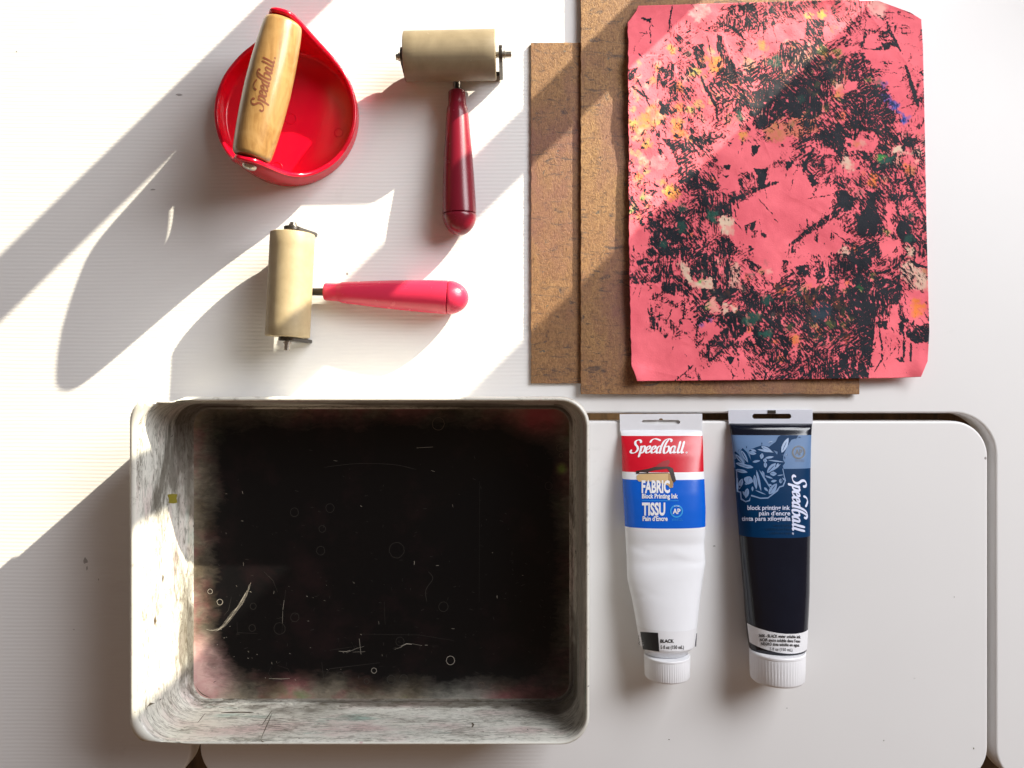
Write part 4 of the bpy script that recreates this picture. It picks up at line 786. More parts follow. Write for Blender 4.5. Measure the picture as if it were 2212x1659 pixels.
tag(tray, 'deep cream plastic tray with rounded corners, its floor stained solid black with ink', 'tray')

# ---------------- baren: red dish with a wooden handle ----------------
def make_baren():
    BX, BY = 629, 257; c0 = T(BX, BY)
    root = empty('printing_baren', (c0[0], c0[1], 0), 'round red plastic baren with a pale wooden handle across the top', 'baren')
    R = 149*S; tl = .0028; ang = math.radians(76.6)
    def hh(th):
        d = abs((th-ang+math.pi/2) % math.pi-math.pi/2); d = math.degrees(d)
        return float(np.interp(d, [0, 7, 11, 14, 18, 24, 32, 42, 60, 90], [.0660, .0655, .0620, .0530, .0395, .0290, .0228, .0190, .0158, .0150]))
    N = 216; hs = [hh(2*math.pi*i/N) for i in range(N)]
    hs = [sum(hs[(i+k) % N] for k in (-2, -1, 0, 1, 2))/5 for i in range(N)]
    V = []; F = []; rings = []
    def ring(fn):
        b = len(V)
        for i in range(N):
            t = 2*math.pi*i/N; r, z = fn(i); V.append((r*math.cos(t), r*math.sin(t), z))
        rings.append(b)
    ring(lambda i: (.012, .0024)); ring(lambda i: (.034, .0024)); ring(lambda i: (R-tl-.0028, .0025)); ring(lambda i: (R-tl-.0012, .0032)); ring(lambda i: (R-tl-.0004, .0052))
    for q in (.3, .55, .78): ring(lambda i, q=q: (R-tl+.0004*q, .0052+(hs[i]-.0052)*q))
    ring(lambda i: (R-tl+.0003, hs[i]-.0009)); ring(lambda i: (R-tl+.0009, hs[i]-.0001)); ring(lambda i: (R-.0006, hs[i])); ring(lambda i: (R+.0004, hs[i]-.0007)); ring(lambda i: (R+.0005, hs[i]-.0017))
    ring(lambda i: (R, hs[i]-.0026))
    for q in (.7, .45, .2): ring(lambda i, q=q: (R-.0002, .0015+(hs[i]-.0026-.0015)*q))
    ring(lambda i: (R-.0005, .0012)); ring(lambda i: (R-.0016, .0002))
    for k in range(len(rings)-1):
        a, b = rings[k], rings[k+1]
        for i in range(N): j = (i+1) % N; F.append((a+i, b+i, b+j, a+j))
    F.append(tuple(rings[0]+i for i in range(N))); F.append(tuple(rings[-1]+i for i in range(N-1, -1, -1)))
    body = add('dish', V, F, M['red'], root, local=True); fixn(body)
    # moulded circles in the floor
    for (x, y, r) in [(597,362,12),(628,257,11),(731,287,9)]:
        x = CX+(x-CX)*.995; y = CY+(y-CY)*.995
        cx, cy = (x-BX)*S, -(y-BY)*S; m = 28; A = Acc()
        for (r0, r1, z0, z1) in ((r-1.1, r, .0022, .0028), (r, r+1.0, .0028, .0022)):
            v = [(cx+rr*S*math.cos(6.2832*i/m), cy+rr*S*math.sin(6.2832*i/m), zz) for rr, zz in ((r0, z0), (r1, z1)) for i in range(m)]
            A.put(v, [(i, (i+1) % m, m+(i+1) % m, m+i) for i in range(m)])
        add('moulded_ring', A.v, A.f, M['red'], body, local=True)
    # handle
    ax = Vector((math.cos(ang), math.sin(ang), 0)); sd_ = Vector((-ax.y, ax.x, 0)); up = Vector((0, 0, 1)); hl = .0459; zc = .0552
    prof = [(-1, .0), (-1, .0088), (-.995, .0106), (-.975, .01185), (-.93, .0124), (-.8, .01305), (-.6, .01375), (-.35, .0144), (0, .0148), (.35, .0144), (.6, .01375), (.8, .01305), (.93, .0124), (.975, .01185), (.995, .0106), (1, .0088), (1, .0)]
    V = []; F = []; m = 56
    for s_, r in prof:
        for i in range(m):
            t = 6.283185*i/m; V.append(tuple(ax*(s_*hl)+sd_*(r*math.cos(t))+up*(zc+r*math.sin(t))))
    for k in range(len(prof)-1):
        for i in range(m): j = (i+1) % m; F.append((k*m+i, k*m+j, (k+1)*m+j, (k+1)*m+i))
    hd = add('handle', V, F, M['wood'], root, local=True); fixn(hd)
    ps = [p[0] for p in prof[1:-1]]; pr = [p[1] for p in prof[1:-1]]
    v, f = logo2d(.25, .2)
    v, f = split([(a, b, 0) for a, b in v], f, .25)
    k = .0352/6.9; out = []
    for x, y, _ in v:
        s_ = -.0172+x*k; t = (y*k*.9)-.0058    # letters' up side faces the handle's left
        r = float(np.interp(s_/hl, ps, pr))+.00012; th = t/.0148
        out.append(tuple(ax*s_+sd_*(r*math.sin(th))+up*(zc+r*math.cos(th))))
    add('lettering', out, f, M['brand_brown'], hd, local=True)
    # screw at the lower lug
    V = []; F = []; n = 24; d = -ax; base = d*(R+.0004)+up*.0550
    for rr, o_ in ((.0046, 0), (.0046, .0012), (.0038, .0024), (.0022, .0029), (.0006, .0030)):
        for i in range(n): t = 6.2832*i/n; V.append(tuple(base+d*o_+sd_*(rr*math.cos(t))+up*(rr*math.sin(t))))
    for k2 in range(4):
        for i in range(n): j = (i+1) % n; F.append((k2*n+i, k2*n+j, (k2+1)*n+j, (k2+1)*n+i))
    F.append(tuple(4*n+i for i in range(n)))
    sc = add('screw', V, F, M['steel'], root, local=True); fixn(sc)
make_baren()

# ---------------- brayers ----------------
def tube_mesh(p0, p1, r0, r1, n=20, caps=True):
    p0, p1 = Vector(p0), Vector(p1); d = (p1-p0).normalized(); a = d.orthogonal().normalized(); b = d.cross(a)
    V = [tuple(p+a*(r*math.cos(6.2832*i/n))+b*(r*math.sin(6.2832*i/n))) for p, r in ((p0, r0), (p1, r1)) for i in range(n)]
    F = [(i, (i+1) % n, n+(i+1) % n, n+i) for i in range(n)]
    if caps: F += [tuple(range(n-1, -1, -1)), tuple(range(n, 2*n))]
    return V, F
def lathe_path(path, n=40):
    """path of (point, radius) about a nearly straight line along -y, rings in x/z"""
    V = []; F = []
    for p, r in path:
        for i in range(n): t = 6.28318*i/n; V.append((p[0]+r*math.cos(t), p[1], p[2]+r*math.sin(t)))
    for k in range(len(path)-1):
        for i in range(n): j = (i+1) % n; F.append((k*n+i, k*n+j, (k+1)*n+j, (k+1)*n+i))
    return V, F
def make_brayer(org_px, rz, rlen, rr, rcx, zax, rubber, plastic, y0, y1, label, stubs, gaps, plate_y, foot=0.0):
    o = T(*org_px); root = empty('brayer', (o[0], o[1], 0), label, 'ink roller', rz, 'hand brayers with red handles')
    # roller
    V = []; F = []; n = 72; rc = .0006
    prof = [(-rlen/2, .004), (-rlen/2, rr-rc), (-rlen/2+rc*.3, rr-rc*.3), (-rlen/2+rc, rr)]+[(-rlen/2+rc+(rlen-2*rc)*k/8, rr) for k in range(1, 8)]+[(rlen/2-rc, rr), (rlen/2-rc*.3, rr-rc*.3), (rlen/2, rr-rc), (rlen/2, .004)]
    for x, r in prof:
        for i in range(n): t = 6.28318*i/n; V.append((rcx+x, r*math.cos(t), zax+r*math.sin(t)))
    for k in range(len(prof)-1):
        for i in range(n): j = (i+1) % n; F.append((k*n+i, k*n+j, (k+1)*n+j, (k+1)*n+i))
    F += [tuple(range(n-1, -1, -1)), tuple((len(prof)-1)*n+i for i in range(n))]
    ro = add('roller', V, F, rubber, root, local=True); fixn(ro); autosmooth(ro, 50)
    # frame: end plates running down from the axle to the cross bar behind the roller
    A = Acc(); th = .0025
    xs = []
    for sgn, g in ((-1, gaps[0]), (1, gaps[1])):
        x0 = rcx+sgn*(rlen/2+g); x1 = x0+sgn*th; xs.append(x1)
        prof2 = []
        for a in np.linspace(-.3, math.pi+.1, 12): prof2.append((plate_y*math.cos(a)+.0003, zax+plate_y*math.sin(a)))
        prof2 += [(-.0090-foot, .0055), (-.0084-foot, .0010), (-.0030-foot, .0006), (.0006-foot*.5, .0040)]
        m = len(prof2); v = [(x0, a, b) for a, b in prof2]+[(x1, a, b) for a, b in prof2]
        A.put(v, [(i, (i+1) % m, m+(i+1) % m, m+i) for i in range(m)]+[tuple(range(m)), tuple(range(2*m-1, m-1, -1))])
    v, f = box(min(xs), max(xs), -.0054-foot, -.0034-foot, .0006, .0046); A.put(v, f)
    fo = add('frame', A.v, A.f, M['frame'], root, local=True); fixn(fo); autosmooth(fo, 40)
    bm = bmesh.new(); bm.from_mesh(fo.data); bmesh.ops.bevel(bm, geom=[e for e in bm.edges if e.calc_face_angle(0) > .6], offset=.0003, segments=2, affect='EDGES'); bm.to_mesh(fo.data); bm.free()
    v, f = tube_mesh((rcx-rlen/2-gaps[0]-th-stubs[0], 0, zax), (rcx+rlen/2+gaps[1]+th+stubs[1], 0, zax), .0021, .0021, 24)
    ao = add('axle', v, f, M['steel'], root, local=True); autosmooth(ao)
    for x in (rcx-rlen/2-gaps[0]-th-.0012, rcx+rlen/2+gaps[1]+th+.0012):
        v, f = tube_mesh((x-.0005, 0, zax), (x+.0005, 0, zax), .0029, .0029, 24)
        co_ = add('clip', v, f, M['steel'], ao, local=True); autosmooth(co_)
    v, f = tube_mesh((0, -.0042-foot, .0034), (0, y0-.004, .0098), .0026, .0028, 20)
    so = add('shank', v, f, M['frame'], root, local=True); autosmooth(so)
    L = y1-y0
    rp = [(0, .0048), (.004, .0058), (.012, .0062), (.085, .0063), (.105, .0066), (.125, .0074), (.17, .0079), (.30, .0089), (.45, .0101), (.60, .0110), (.75, .0117), (.845, .01195), (.852, .01190)]
    def pos(t): return (0, y0+L*t, .0100+(.0120-.0100)*min(1, t/.85))
    v, f = lathe_path([(pos(0), .002)]+[(pos(t), r) for t, r in rp]+[(pos(.856), .0110)])
    f.append(tuple(range(39, -1, -1)))
    ho = add('handle', v, f, plastic, root, local=True); fixn(ho); autosmooth(ho, 50)
    R0 = .01195; z0 = .0120; yb = y0+L*.858; Ld = abs(L)*(1-.858)
    pp = [((0, yb, z0), .0108), ((0, yb-.0001, z0), .01165)]
    for a in np.linspace(.03, math.pi/2, 14): pp.append(((0, yb-Ld*math.sin(a), z0), R0*math.cos(a)+.00002))
    v, f = lathe_path(pp); eo = add('end_cap', v, f, plastic, ho, local=True); fixn(eo)
    return root
make_brayer((988, 152), math.radians(1.2), .0626, .0166, -.0031, .0250, M['rubber_a'], M['maroon'], -.0186, -.1218,
    'hand brayer with olive-tan roller and dark maroon handle, standing beside the boards', (.0034, .0062), (.0004, .0022), .0062)
make_brayer((646.6, 631), math.radians(87.2), .0717, .0151, .0018, .0240, M['rubber_b'], M['pinkred'], -.0204, -.1233,
    'hand brayer with pale tan roller and bright raspberry handle lying sideways above the tray', (.0064, .0030), (.0004, .0022), .0058, .0030)

# ---------------- ink tubes ----------------
def make_tube(kind):
    W = kind == 'white'
    # stations: py, left px, right px (as seen at mid height), thickness, squareness
    if W:
        st = [(930,1339.5,1516.6,.0022,2.6),(942,1341.5,1517.5,.0048,2.6),(960,1342.5,1518.5,.0078,2.5),(985,1343.5,1519,.0112,2.4),(1021,1344,1520,.0150,2.3),(1037,1344.5,1521.3,.0164,2.3),(1070,1346,1522.5,.0186,2.25),(1104,1348,1524,.0202,2.2),
              (1142,1350,1523.5,.0214,2.2),(1160,1351,1522.6,.0212,2.2),(1178,1352,1521,.0205,2.2),(1200,1353.3,1521.6,.0214,2.2),(1223,1354.2,1523.4,.0222,2.2),(1260,1355.2,1517.6,.0240,2.15),(1308,1366,1511,.0262,2.1),(1362,1375,1505.5,.0282,2.05),(1385,1379,1502.5,.0290,2.0),(1407,1383,1499,.0296,2.0)]
        name, lab = 'ink_tube', 'squeezed white ink tube with red and blue printed bands, left of the black tube'
    else:
        st = [(915.4,1575.5,1753.8,.0034,2.6),(919,1576.2,1753.7,.0064,2.6),(926,1577,1753.4,.0082,2.6),(940.7,1579,1752.3,.0094,2.5),(965,1582,1751.4,.0122,2.4),(990,1584.5,1750.8,.0150,2.35),(1013,1586.2,1750,.0170,2.3),(1061,1589,1749.3,.0202,2.25),(1110,1593,1749,.0228,2.2),(1162.6,1597,1748.8,.0248,2.15),
              (1221,1601,1748,.0266,2.1),(1290,1606.6,1747,.0290,2.06),(1340,1610,1744.8,.0304,2.03),(1361,1612,1743.5,.0312,2.0),(1380,1614,1742.5,.0316,2.0),(1404,1617,1741.5,.0320,2.0),(1414,1619,1740.5,.0318,2.0)]
        name, lab = 'ink_tube', 'glossy black ink tube with pale blue and navy floral label, right of the white tube'
    xs0 = sum((s[1]+s[2])/2 for s in st)/len(st); c0 = T(xs0, 1150)
    root = empty(name, (c0[0], c0[1], 0), lab, 'ink tube', 0, 'block printing ink tubes')
    PYs = [s[0] for s in st]
    # convert to true metric stations
    tr = []
    for py, l, r, th, n in st:
        zm = th/2+.0004; x0 = P(l, py, zm)[0]; x1 = P(r, py, zm)[0]; ytop = P(0, py, th)[1]
        tr.append((ytop, (x0+x1)/2, (x1-x0)/2, th, n))
    Ys = np.array([t[0] for t in tr])[::-1]; K = np.array([t[1:] for t in tr])[::-1]
    dents = [(1222, 1515, 5, 26, -.0011, .15), (1217, 1430, 7, 50, -.0007, -.1), (1246, 1420, 13, 46, .0005, 0), (1190, 1380, 5, 22, -.0006, .3), (1299, 1372, 3.0, 22, -.0007, -.35), (1205, 1480, 8, 30, .0005, .5), (1280, 1400, 4, 20, -.0003, .4)] if W else [(990, 1600, 9, 9, -.0005, .8)]
    def sec(y): return [float(np.interp(y, Ys, K[:, j])) for j in range(4)]
    def dent(x, y):
        px = CX+x/S/.955; py = CY-y/S/.955; d = 0
        for cy, cx, sy, sx, a, sh in dents:
            u = (px-cx)/sx; v = ((py-cy)-(px-cx)*sh)/sy; d += a*math.exp(-.5*(u*u+v*v))*.6
        if not W: d += .00035*math.exp(-.5*((px-1622-(py-1100)*.10)/3.2)**2)*(1 if 1050 < py < 1320 else 0)
        return d
    def surf(x, y):
        xc, hw, th, n = sec(y); u = min(1, abs((x-xc)/hw)); return .0004+th/2+th/2*(1-u**n)**(1/n)+dent(x, y)*(1-u**4)
    def drape(px, py, e=.00012):
        z = .015
        for _ in range(6):
            X, Y, _z = P(px, py, z); z = surf(X, Y)
        X, Y, _z = P(px, py, z); return (X, Y, z+e)
    # rows for the body: fine, with exact colour breaks
    if W: brk = [(930, 942, 3), (942, 1020.8, 1), (1020.8, 1037.3, 3), (1037.3, 1142.3, 2), (1142.3, 1407, 0)]
    else: brk = [(915.4, 940.7, 0), (940.7, 1013.2, 1), (1013.2, 1162.6, 2), (1162.6, 1414, 0)]
    mats = [M['t_white'], M['t_red'], M['t_blue'], M['t_white']] if W else [M['b_black'], M['b_light'], M['b_navy']]
    rows = []; rm = []
    for a, b, m in brk:
        n = max(1, int((b-a)/5)); ya = P(0, a, float(np.interp(a, PYs, [s[3] for s in st])))[1]; yb = P(0, b, float(np.interp(b, PYs, [s[3] for s in st])))[1]
        for i in range(n): rows.append(ya+(yb-ya)*i/n); rm.append(m)
    rows.append(tr[-1][0]); NU = 72; V = []; F = []; FM = []
    for y in rows:
        xc, hw, th, n = sec(y)
        for i in range(NU):
            t = 2*math.pi*i/NU; c, s_ = math.cos(t), math.sin(t)
            ux = math.copysign(abs(c)**(2/n), c); uz = math.copysign(abs(s_)**(2/n), s_)
            x = xc+hw*ux; z = .0004+th/2+th/2*uz
            if uz > 0: z += dent(x, y)*uz**.5
            V.append((x, y, max(z, .0003)))
    for k in range(len(rows)-1):
        for i in range(NU): j = (i+1) % NU; F.append((k*NU+i, (k+1)*NU+i, (k+1)*NU+j, k*NU+j)); FM.append(rm[k])
    F.append(tuple(range(NU))); FM.append(rm[0])
    # shoulder to neck
    lastz = sec(rows[-1])
    xc, hw, th, n = lastz; zc = .0004+th/2; cl, cr, cy0, cy1 = (1391, 1490.6, 1429, 1467) if W else (1620, 1737.7, 1422, 1473.5)
    capr = (cr-cl)/2*S*.969; capx = P((cl+cr)/2, 0, capr)[0]
    b0 = (len(rows)-1)*NU; yl = rows[-1]
    for q, (dy, k) in enumerate([(.0006, .99), (.0016, .95), (.0028, .87), (.0034, .80), (.0060, .78)] if W else [(.0007, .99), (.0016, .96), (.0026, .90), (.0050, .85)]):
        b = len(V)
        for i in range(NU):
            t = 2*math.pi*i/NU; V.append((xc+hw*k*math.cos(t)*(1-q*.0)+(capx-xc)*min(1, q/3), yl-dy, max(.0004, zc+(th/2)*k*math.sin(t))))
        for i in range(NU): j = (i+1) % NU; F.append((b0+i, b+i, b+j, b0+j)); FM.append(3 if W else 0)
        b0 = b
    F.append(tuple(b0+i for i in range(NU-1, -1, -1))); FM.append(3 if W else 0)
    body = add('body', V, F, mats, root, fm=FM); fixn(body)
    # cap with ribs, its end a little narrower
    V = []; F = []; n = 180 if W else 168; yc0 = P(0, cy0, capr*1.9)[1]; yc1 = P(0, cy1, capr*1.25)[1]; Lc = yc0-yc1
    pr = [(0, .80, 0), (0, .965, 0), (.03, .99, 0), (.09, .99, 0), (.11, .975, 0), (.14, .985, 1), (.55, .975, 1), (.90, .965, 1), (.95, .945, .4), (.985, .91, 0), (1.0, .86, 0)]
    for d, k, rb in pr:
        for i in range(n):
            t = 2*math.pi*i/n; r = capr*k*(1-.006*rb*(1-math.cos(t*n/3)) if False else 1)-(.00022*rb if (i % 3) == 0 else 0)
            V.append((capx+r*math.cos(t), yc0-Lc*d, capr+.0001+r*math.sin(t)))
    for k in range(len(pr)-1):
        for i in range(n): j = (i+1) % n; F.append((k*n+i, k*n+j, (k+1)*n+j, (k+1)*n+i))
    F += [tuple(range(n)), tuple((len(pr)-1)*n+i for i in range(n))]
    cap = add('cap', V, F, M['cap'], root); fixn(cap); autosmooth(cap, 28)
    # crimp with hanging slot
    if W:
        q = [(1338.5, 895), (1516.5, 894.3), (1516.8, 933), (1339, 933)]; hole = (1384, 1443, 902.5 if False else 905, 912); z = .0016
        hole = (1442.3-58, 1584-0, 0, 0)
        sl = [(1446.5, 906)]; hx0, hx1, hy0, hy1 = 1442.5-0, 1584.7, 932, 948
        hx0, hx1, hy0, hy1 = 1308.4+370/4.754, 1308.4+763/4.754, 872.3+168/4.754, 872.3+210/4.754
    else:
        q = [(1572.6, 886), (1754.8, 885), (1755, 918), (1574, 918)]; z = .0017; hx0, hx1, hy0, hy1 = 1624.7, 1708.9, 894.3, 905.2
    r = (hy1-hy0)/2; slot = arc(hx0+r, (hy0+hy1)/2, r, 90, 270, 10)+arc(hx1-r, (hy0+hy1)/2, r, -90, 90, 10)
    if W: slot = arc(hx0+r, (hy0+hy1)/2, r, 90, 270, 10)+arc((hx0+hx1)/2, hy0, 4.2, 180, 360, 8)+arc(hx1-r, (hy0+hy1)/2, r, -90, 90, 10)
    f = 1-z/H
    tt = lambda p: T(CX+(p[0]-CX)*f, CY+(p[1]-CY)*f)[:2]
    v, fc = curve_mesh([[tt(p) for p in q], [tt(p) for p in slot]], .0004, .00012)
    cri = add('crimp', [(a, b, c+z) for a, b, c in v], fc, M['crimp_w'] if W else M['crimp_c'], root); autosmooth(cri, 30)
    A = Acc()   # pressed ribs across the crimp
    y0_, y1_ = q[0][1]+3, q[2][1]-6
    x = q[0][0]+3
    while x < q[1][0]-3:
        seg = [(y0_, y1_)] if (x < hx0-3 or x > hx1+3) else [(y0_, hy0-2), (hy1+2, y1_)]
        for a, b in seg:
            if b-a > 1.5:
                v, fc = ribbon([tt((x, a)), tt((x, b))], .7*S, taper=False); A.put([(u, w, z+.00055) for u, w in v], fc)
        x += 1.9 if W else 3.1
    add('crimp_ribs', A.v, A.f, M['t_white'] if W else M['crimp_c'], cri, smooth=False)
    def mark(nm, polys, mat, e=.0002, ml=5, parent=body):
        v, fc = tess([[(x, -y) for x, y in p] for p in polys], ml)
        return add(nm, [drape(a, -b, e) for a, b, c in v], fc, mat, parent)
    def text(nm, body_, x, y, w, h, mat, off=0.0, e=.00024, parent=body, rot=0, skew=0.0, slant=0.0, up=False):
        """x,y = left end of the base line (measured units); w = full width; h = cap height"""
        v, fc = text2d(body_, off); mx = max(a for a, b in v); mn = min(a for a, b in v); kx = w/(mx-mn); ky = h/.70
        v3, f3 = split([((a-mn)*kx, b*ky, 0) for a, b in v], fc, 6)
        out = []
        for a, b, _ in v3:
            a += b*slant
            if rot == 90: px, py = x-b*-1, y+a       # reading downwards
            else: px, py = x+a, y-b+a*skew
            out.append(drape(px, py, e))
        return add(nm, out, f3, mat, parent, smooth=False)
    def logo(x, y, w, mat, rot=0, e=.00024, slant=.22, wid=.27, skew=0, k2=1.0):
        v, fc = logo2d(wid, slant); k = w/7.0; v3, f3 = split([(a*k, b*k*k2, 0) for a, b in v], fc, 6); out = []
        for a, b, _ in v3:
            px, py = (x+b, y+a) if rot == 90 else (x+a, y-b+a*skew); out.append(drape(px, py, e))
        return add('logo', out, f3, mat, body, smooth=False)
    def band(nm, y0, y1, c0_, c1_, mat, e=.00018, span=1.0, a0=8, a1=172):
        """paper label wrapped around the upper side"""
        V = []; F = []; n_ = 60; m_ = 8
        for jj in range(m_+1):
            for i in range(n_+1):
                t = math.radians(a1-(a1-a0)*i/n_); u = math.cos(t); yy_ = y0+(y1-y0)*jj/m_
                cyy = yy_+(c0_*u+c1_*(u*u-1)*-1*-1)
                th_ = float(np.interp(cyy, PYs, [s[3] for s in st])); Y_ = P(0, cyy, th_)[1]; xc_, hw_, thk, n__ = sec(Y_)
                X_ = xc_+(hw_+.00012)*math.copysign(abs(u)**(2/n__), u); Z_ = .0004+thk/2+(thk/2+e)*abs(math.sin(t))**(2/n__)
                V.append((X_, Y_, Z_))
        for jj in range(m_):
            for i in range(n_): k = jj*(n_+1)+i; F.append((k, k+1, k+n_+2, k+n_+1))
        return add(nm, V, F, mat, root)
    o4 = lambda x, y: (1308.4+x/4.754, 872.3+y/4.754)
    o5 = lambda x, y: (1308.4+x/5.186, 1192+y/5.186)
    o6 = lambda x, y: (1541+x/4.754, 872.3+y/4.754)
    o7 = lambda x, y: (1541+x/5.186, 1192+y/5.186)
    if W:
        logo(*o4(262, 508), 124, M['p_white'], skew=.0, k2=.84)
        # little printed roller picture
        mark('printed_picture', [[o4(505,650),o4(540,620),o4(590,590),o4(650,577),o4(660,600),o4(640,640),o4(590,660),o4(540,665)]], M['p_dred'])
        mark('printed_picture', [[o4(318,740),o4(340,725),o4(560,715),o4(650,712),o4(690,800),o4(690,860),o4(660,866),o4(640,840),o4(520,800),o4(340,800),o4(318,775)]], M['p_tan'], .00021)
        mark('printed_picture', [[o4(640,712),o4(670,725),o4(695,830),o4(680,866),o4(660,860),o4(640,790)]], M['p_tan_dark'], .00024)
        mark('printed_picture', [[o4(310,690),o4(440,668),o4(500,650),o4(650,645),o4(690,665),o4(722,790),o4(700,812),o4(680,790),o4(650,690),o4(630,668),o4(500,685),o4(440,700),o4(430,722),o4(415,705),o4(345,700),o4(345,718),o4(312,724)]], M['p_dark'], .00027)
        mark('printed_picture', [[o4(340,712),o4(640,708),o4(640,716),o4(340,720)]], M['p_dark'], .00028)
        text('lettering', 'FABRIC', *o4(368, 912), 61, 25.5, M['p_white'], .038, .00031)
        text('lettering', 'Block Printing Ink', *o4(372, 972), 77.5, 9.8, M['p_white'], .03)
        text('lettering', 'TISSU', *o4(373, 1143), 50, 26, M['p_white'], .038)
        text('lettering', 'Pain d\'Encre', *o4(379, 1203), 54, 9.8, M['p_white'], .03)
        mark('printed_rule', [[o4(372,995),o4(748,995),o4(748,1000),o4(372,1000)]], M['p_cyan'], .0002)
        cx, cy = o4(727, 1105); Rr = 14
        mark('seal', [arc(cx, cy, Rr, 0, 345, 30), arc(cx, cy, Rr-3.0, 0, 345, 30)], M['p_cyan'], .0002)
        text('seal_lettering', 'AP', cx-8.2, cy+5.6, 16.5, 11.2, M['p_white'], .02)
        for yy_, w_ in ((1190, 22), (1203, 24)):
            x_, y_ = o4(678, yy_); text('seal_lettering', 'CONFORMS TO' if yy_ == 1190 else 'ASTM D-4236', x_, y_, w_, 2.0, M['p_cyan'], .0)
        text('seal_lettering', 'ACMI', cx-5.5, cy-9.8, 11, 2.4, M['p_white'], 0, .0003)
        lb = band('label', 1362.5, 1405, 1.5, -1.5, M['label'])
        mark('colour_swatch', [[o5(385,896),o5(585,908),o5(600,1119),o5(415,1093)]], M['p_black'], .0004, parent=lb)
        mark('colour_swatch', [[o5(1007,912),o5(1022,912),o5(1012,1062),o5(998,1062)]], M['p_grey'], .0004, parent=lb)
        text('label_lettering', 'BLACK', *o5(611, 1018), 29.5, 7.2, M['p_black'], .03, .00042, lb)
        text('label_lettering', '5 fl oz (150 mL)', *o5(615, 1088), 50, 7.6, M['p_black'], .012, .00042, lb)
        text('label_lettering', '3670', *o5(366, 935), 20, 4.5, M['p_grey'], 0, .00042, lb, rot=90)
        # embossed number on the crimp
        v, fc = text2d('23589', .01); mn = min(a for a, b in v); mx = max(a for a, b in v); x_, y_ = o4(495, 265)
        A = [tt((x_+(a-mn)/(mx-mn)*33, y_-b/.7*6.5)) for a, b in v]
        add('embossed_number', [(a, b, z+.0006) for a, b in A], fc, M['t_white'], cri, smooth=False)
    else:
        D, Lt = M['b_navy'], M['b_petal']
        # navy print reaching up into the pale band: stem, gouged hand and flower mass
        mark('printed_flower', [[o6(690,326),o6(870,326),o6(860,352),o6(800,372),o6(765,430),o6(722,525),o6(655,528),o6(660,495),o6(600,470),o6(560,455),o6(600,420),o6(640,392),o6(665,340)]], D, .00018)
        mark('printed_flower', [[o6(213,500),o6(225,490),o6(260,520),o6(300,600),o6(330,610),o6(280,480),o6(300,455),o6(345,500),o6(390,590),o6(365,480),o6(430,450),o6(490,430),o6(560,440),o6(610,470),o6(650,520),o6(720,530),o6(715,575),o6(735,610),o6(712,640),o6(722,680),o6(225,680),o6(222,620),o6(215,575),o6(240,560)]], D, .00018)
        mark('printed_flower', [[o6(232,670),o6(715,668),o6(730,740),o6(744,790),o6(720,850),o6(680,862),o6(660,900),o6(560,975),o6(480,978),o6(440,965),o6(380,950),o6(375,1000),o6(330,1013),o6(280,985),o6(272,915),o6(240,905)]], Lt, .0002)
        mark('printed_flower', [[o6(240,670),o6(708,668),o6(722,740),o6(732,790),o6(710,840),o6(675,850),o6(645,892),o6(560,962),o6(480,965),o6(390,935),o6(365,990),o6(330,1000),o6(290,972),o6(285,905),o6(250,895)]], D, .00023)
        def leaf(a, b, w, mat=Lt, e=.00029):
            ax_, ay_ = o6(*a); bx_, by_ = o6(*b); w /= 4.754; dx, dy = bx_-ax_, by_-ay_; L_ = math.hypot(dx, dy); nx, ny = -dy/L_, dx/L_
            pts = []
            for s_ in (1, -1):
                rg = [0, .12, .3, .5, .7, .88] if s_ == 1 else [1, .88, .7, .5, .3, .12]
                for t in rg: k = w/2*math.sin(math.pi*t**.9)**.8*s_*random.uniform(.86, 1.1); pts.append((ax_+dx*t+nx*k, ay_+dy*t+ny*k))
            mark('printed_flower', [pts], mat, e, 7)
            if mat is Lt and w*4.754 > 30:
                q0, q1 = (ax_+dx*.15, ay_+dy*.15), (ax_+dx*.72, ay_+dy*.72); hh = .42
                mark('printed_flower', [[(q0[0]+nx*hh, q0[1]+ny*hh), (q1[0]+nx*.1, q1[1]+ny*.1), (q1[0]-nx*.1, q1[1]-ny*.1), (q0[0]-nx*hh, q0[1]-ny*hh)]], D, e+.00006, 7)
        for a, b, w in [((700,505),(770,350),52),((225,520),(320,625),34),((285,480),(355,605),36),((300,640),(410,655),38),((225,610),(400,660),40),((225,680),(350,705),38),((360,500),(440,515),34),((380,470),(440,490),20),((450,470),(620,500),22),
            ((490,440),(600,490),34),((500,510),(490,570),36),((510,575),(550,590),40),((530,600),(535,660),34),((400,600),(480,585),24),((530,560),(620,545),22),((560,580),(725,600),14),((550,710),(640,610),52),((600,690),(690,620),18),((650,655),(665,610),22),((580,720),(650,720),42),
            ((690,770),(690,820),34),((655,740),(720,730),10),((370,745),(350,830),90),((295,770),(260,880),44),((350,870),(330,970),50),((300,900),(340,960),24),((420,730),(440,880),36),((440,680),(490,900),26),((470,680),(590,880),16),((500,690),(520,770),30),((530,740),(610,770),18),
            ((570,930),(650,820),60),((520,860),(560,900),22),((400,850),(400,900),20),((430,890),(540,935),12),((590,800),(650,790),26),((600,840),(560,830),20),((710,760),(730,790),14),((265,480),(262,490),10),((560,400),(610,385),12),((750,515),(748,535),8)]:
            leaf(a, b, w*1.05)
        for a, b, w in [((350,745),(385,740),10),((560,700),(630,630),7),((710,480),(750,390),6),((240,545),(300,610),5),((290,500),(345,590),5),((700,770),(700,810),7),((440,700),(500,650),12),((600,880),(640,830),6)]: leaf(a, b, w, D, .00036)
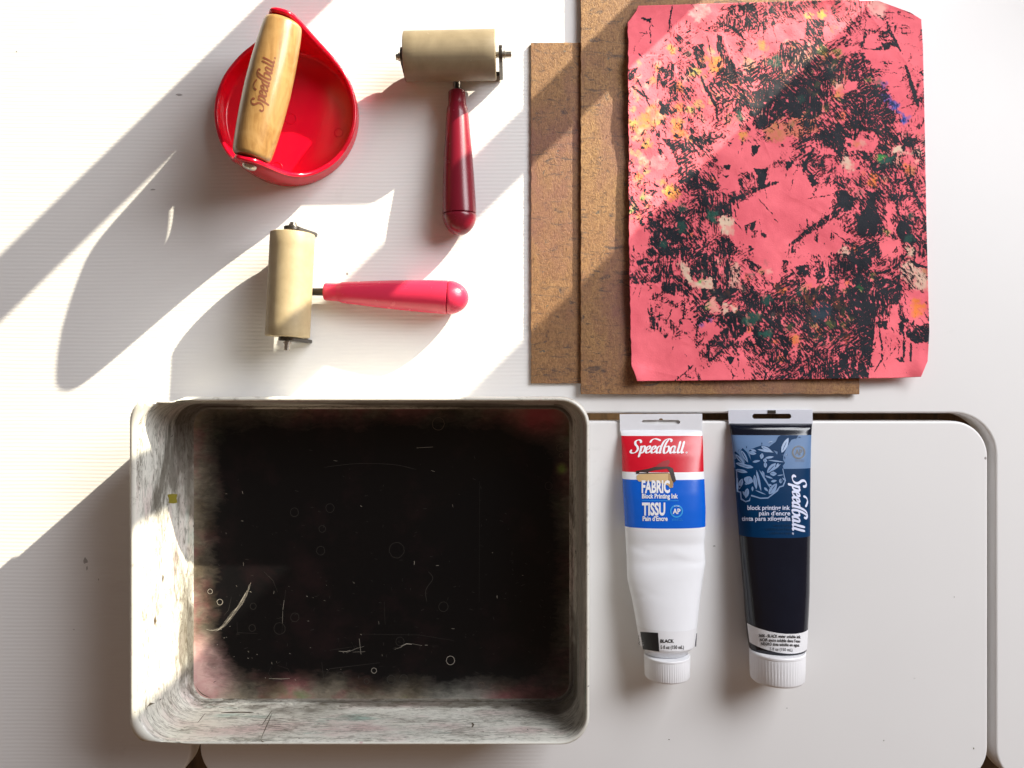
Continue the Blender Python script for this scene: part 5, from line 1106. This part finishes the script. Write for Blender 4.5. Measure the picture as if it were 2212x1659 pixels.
        for a, b, w in [((340,435),(340,460),10),((497,398),(497,425),9),((570,405),(600,390),14),((395,460),(395,480),8),((755,515),(752,538),9),((730,540),(735,570),8),((870,345),(900,345),9),((262,470),(262,495),9),((845,355),(850,365),7)]: leaf(a, b, w, D, .00024)
        cx, cy = o6(875, 500); Rr = 14.6
        mark('seal', [arc(cx, cy, Rr, 0, 345, 30), arc(cx, cy, Rr-3.4, 0, 345, 30)], M['p_black'], .0002)
        text('seal_lettering', 'AP', cx-7.8, cy+5.6, 16, 12, M['p_black'], .022)
        for yy_ in (582, 595): x_, y_ = o6(838, yy_); text('seal_lettering', 'CONFORMS TO' if yy_ == 582 else 'ASTM D-4236', x_, y_, 20, 2.0, M['p_grey'])
        text('seal_lettering', 'ACMI', cx-6, cy-11, 12, 2.4, M['b_light'], 0, .0003)
        logo(*o6(810, 748), 128, M['b_lilac'], rot=90, k2=.86, wid=.30)
        text('lettering', 'block printing ink', *o6(348, 1090), 92, 9.4, M['b_lilac'], .018)
        text('lettering', 'pain d\'encre', *o6(467, 1147), 67.5, 9.4, M['b_lilac'], .018)
        text('lettering', 'tinta para xilografia', *o6(290, 1202), 105.5, 9.4, M['b_lilac'], .018)
        for yy_, t_, x_, w_ in ((1260, 'water soluble', 610, 39), (1300, 'soluble dans l\'eau', 535, 56), (1340, 'soluble en agua', 575, 47)):
            text('lettering', t_, *o6(x_, yy_), w_, 5.5, M['b_navy2'])
        lb = band('label', 1363.5, 1406, 5.0, -5.5, M['label'])
        for t_, a, b, h_ in (('3600 - BLACK water soluble ink', (505, 955), (977, 970), 6.6), ('NOIR encre soluble dans l\'eau', (518, 1002), (970, 1017), 6.6), ('NEGRO tinta soluble en agua', (531, 1047), (962, 1062), 6.6), ('5 fl oz (150 mL)', (630, 1105), (884, 1116), 6.4)):
            x_, y_ = o7(*a); x2, y2 = o7(*b); text('label_lettering', t_, x_, y_, x2-x_, h_, M['p_black'], .022 if h_ > 6.5 else .005, .00042, lb, skew=(y2-y_)/(x2-x_))
        mark('ink_speck', [[o7(885,1232),o7(908,1232),o7(905,1245),o7(895,1243)]], M['ink'], .0006) if False else None
        # small notched tab behind the hanging slot
        v, fc = curve_mesh([[tt(o6(555, 68)), tt(o6(637, 68)), tt(o6(637, 100)), tt(o6(555, 100))]], .0002, 0)
        add('hang_tab', [(a, b, c+z+.0008) for a, b, c in v], fc, M['frame'], cri)
    return root
make_tube('white'); make_tube('black')
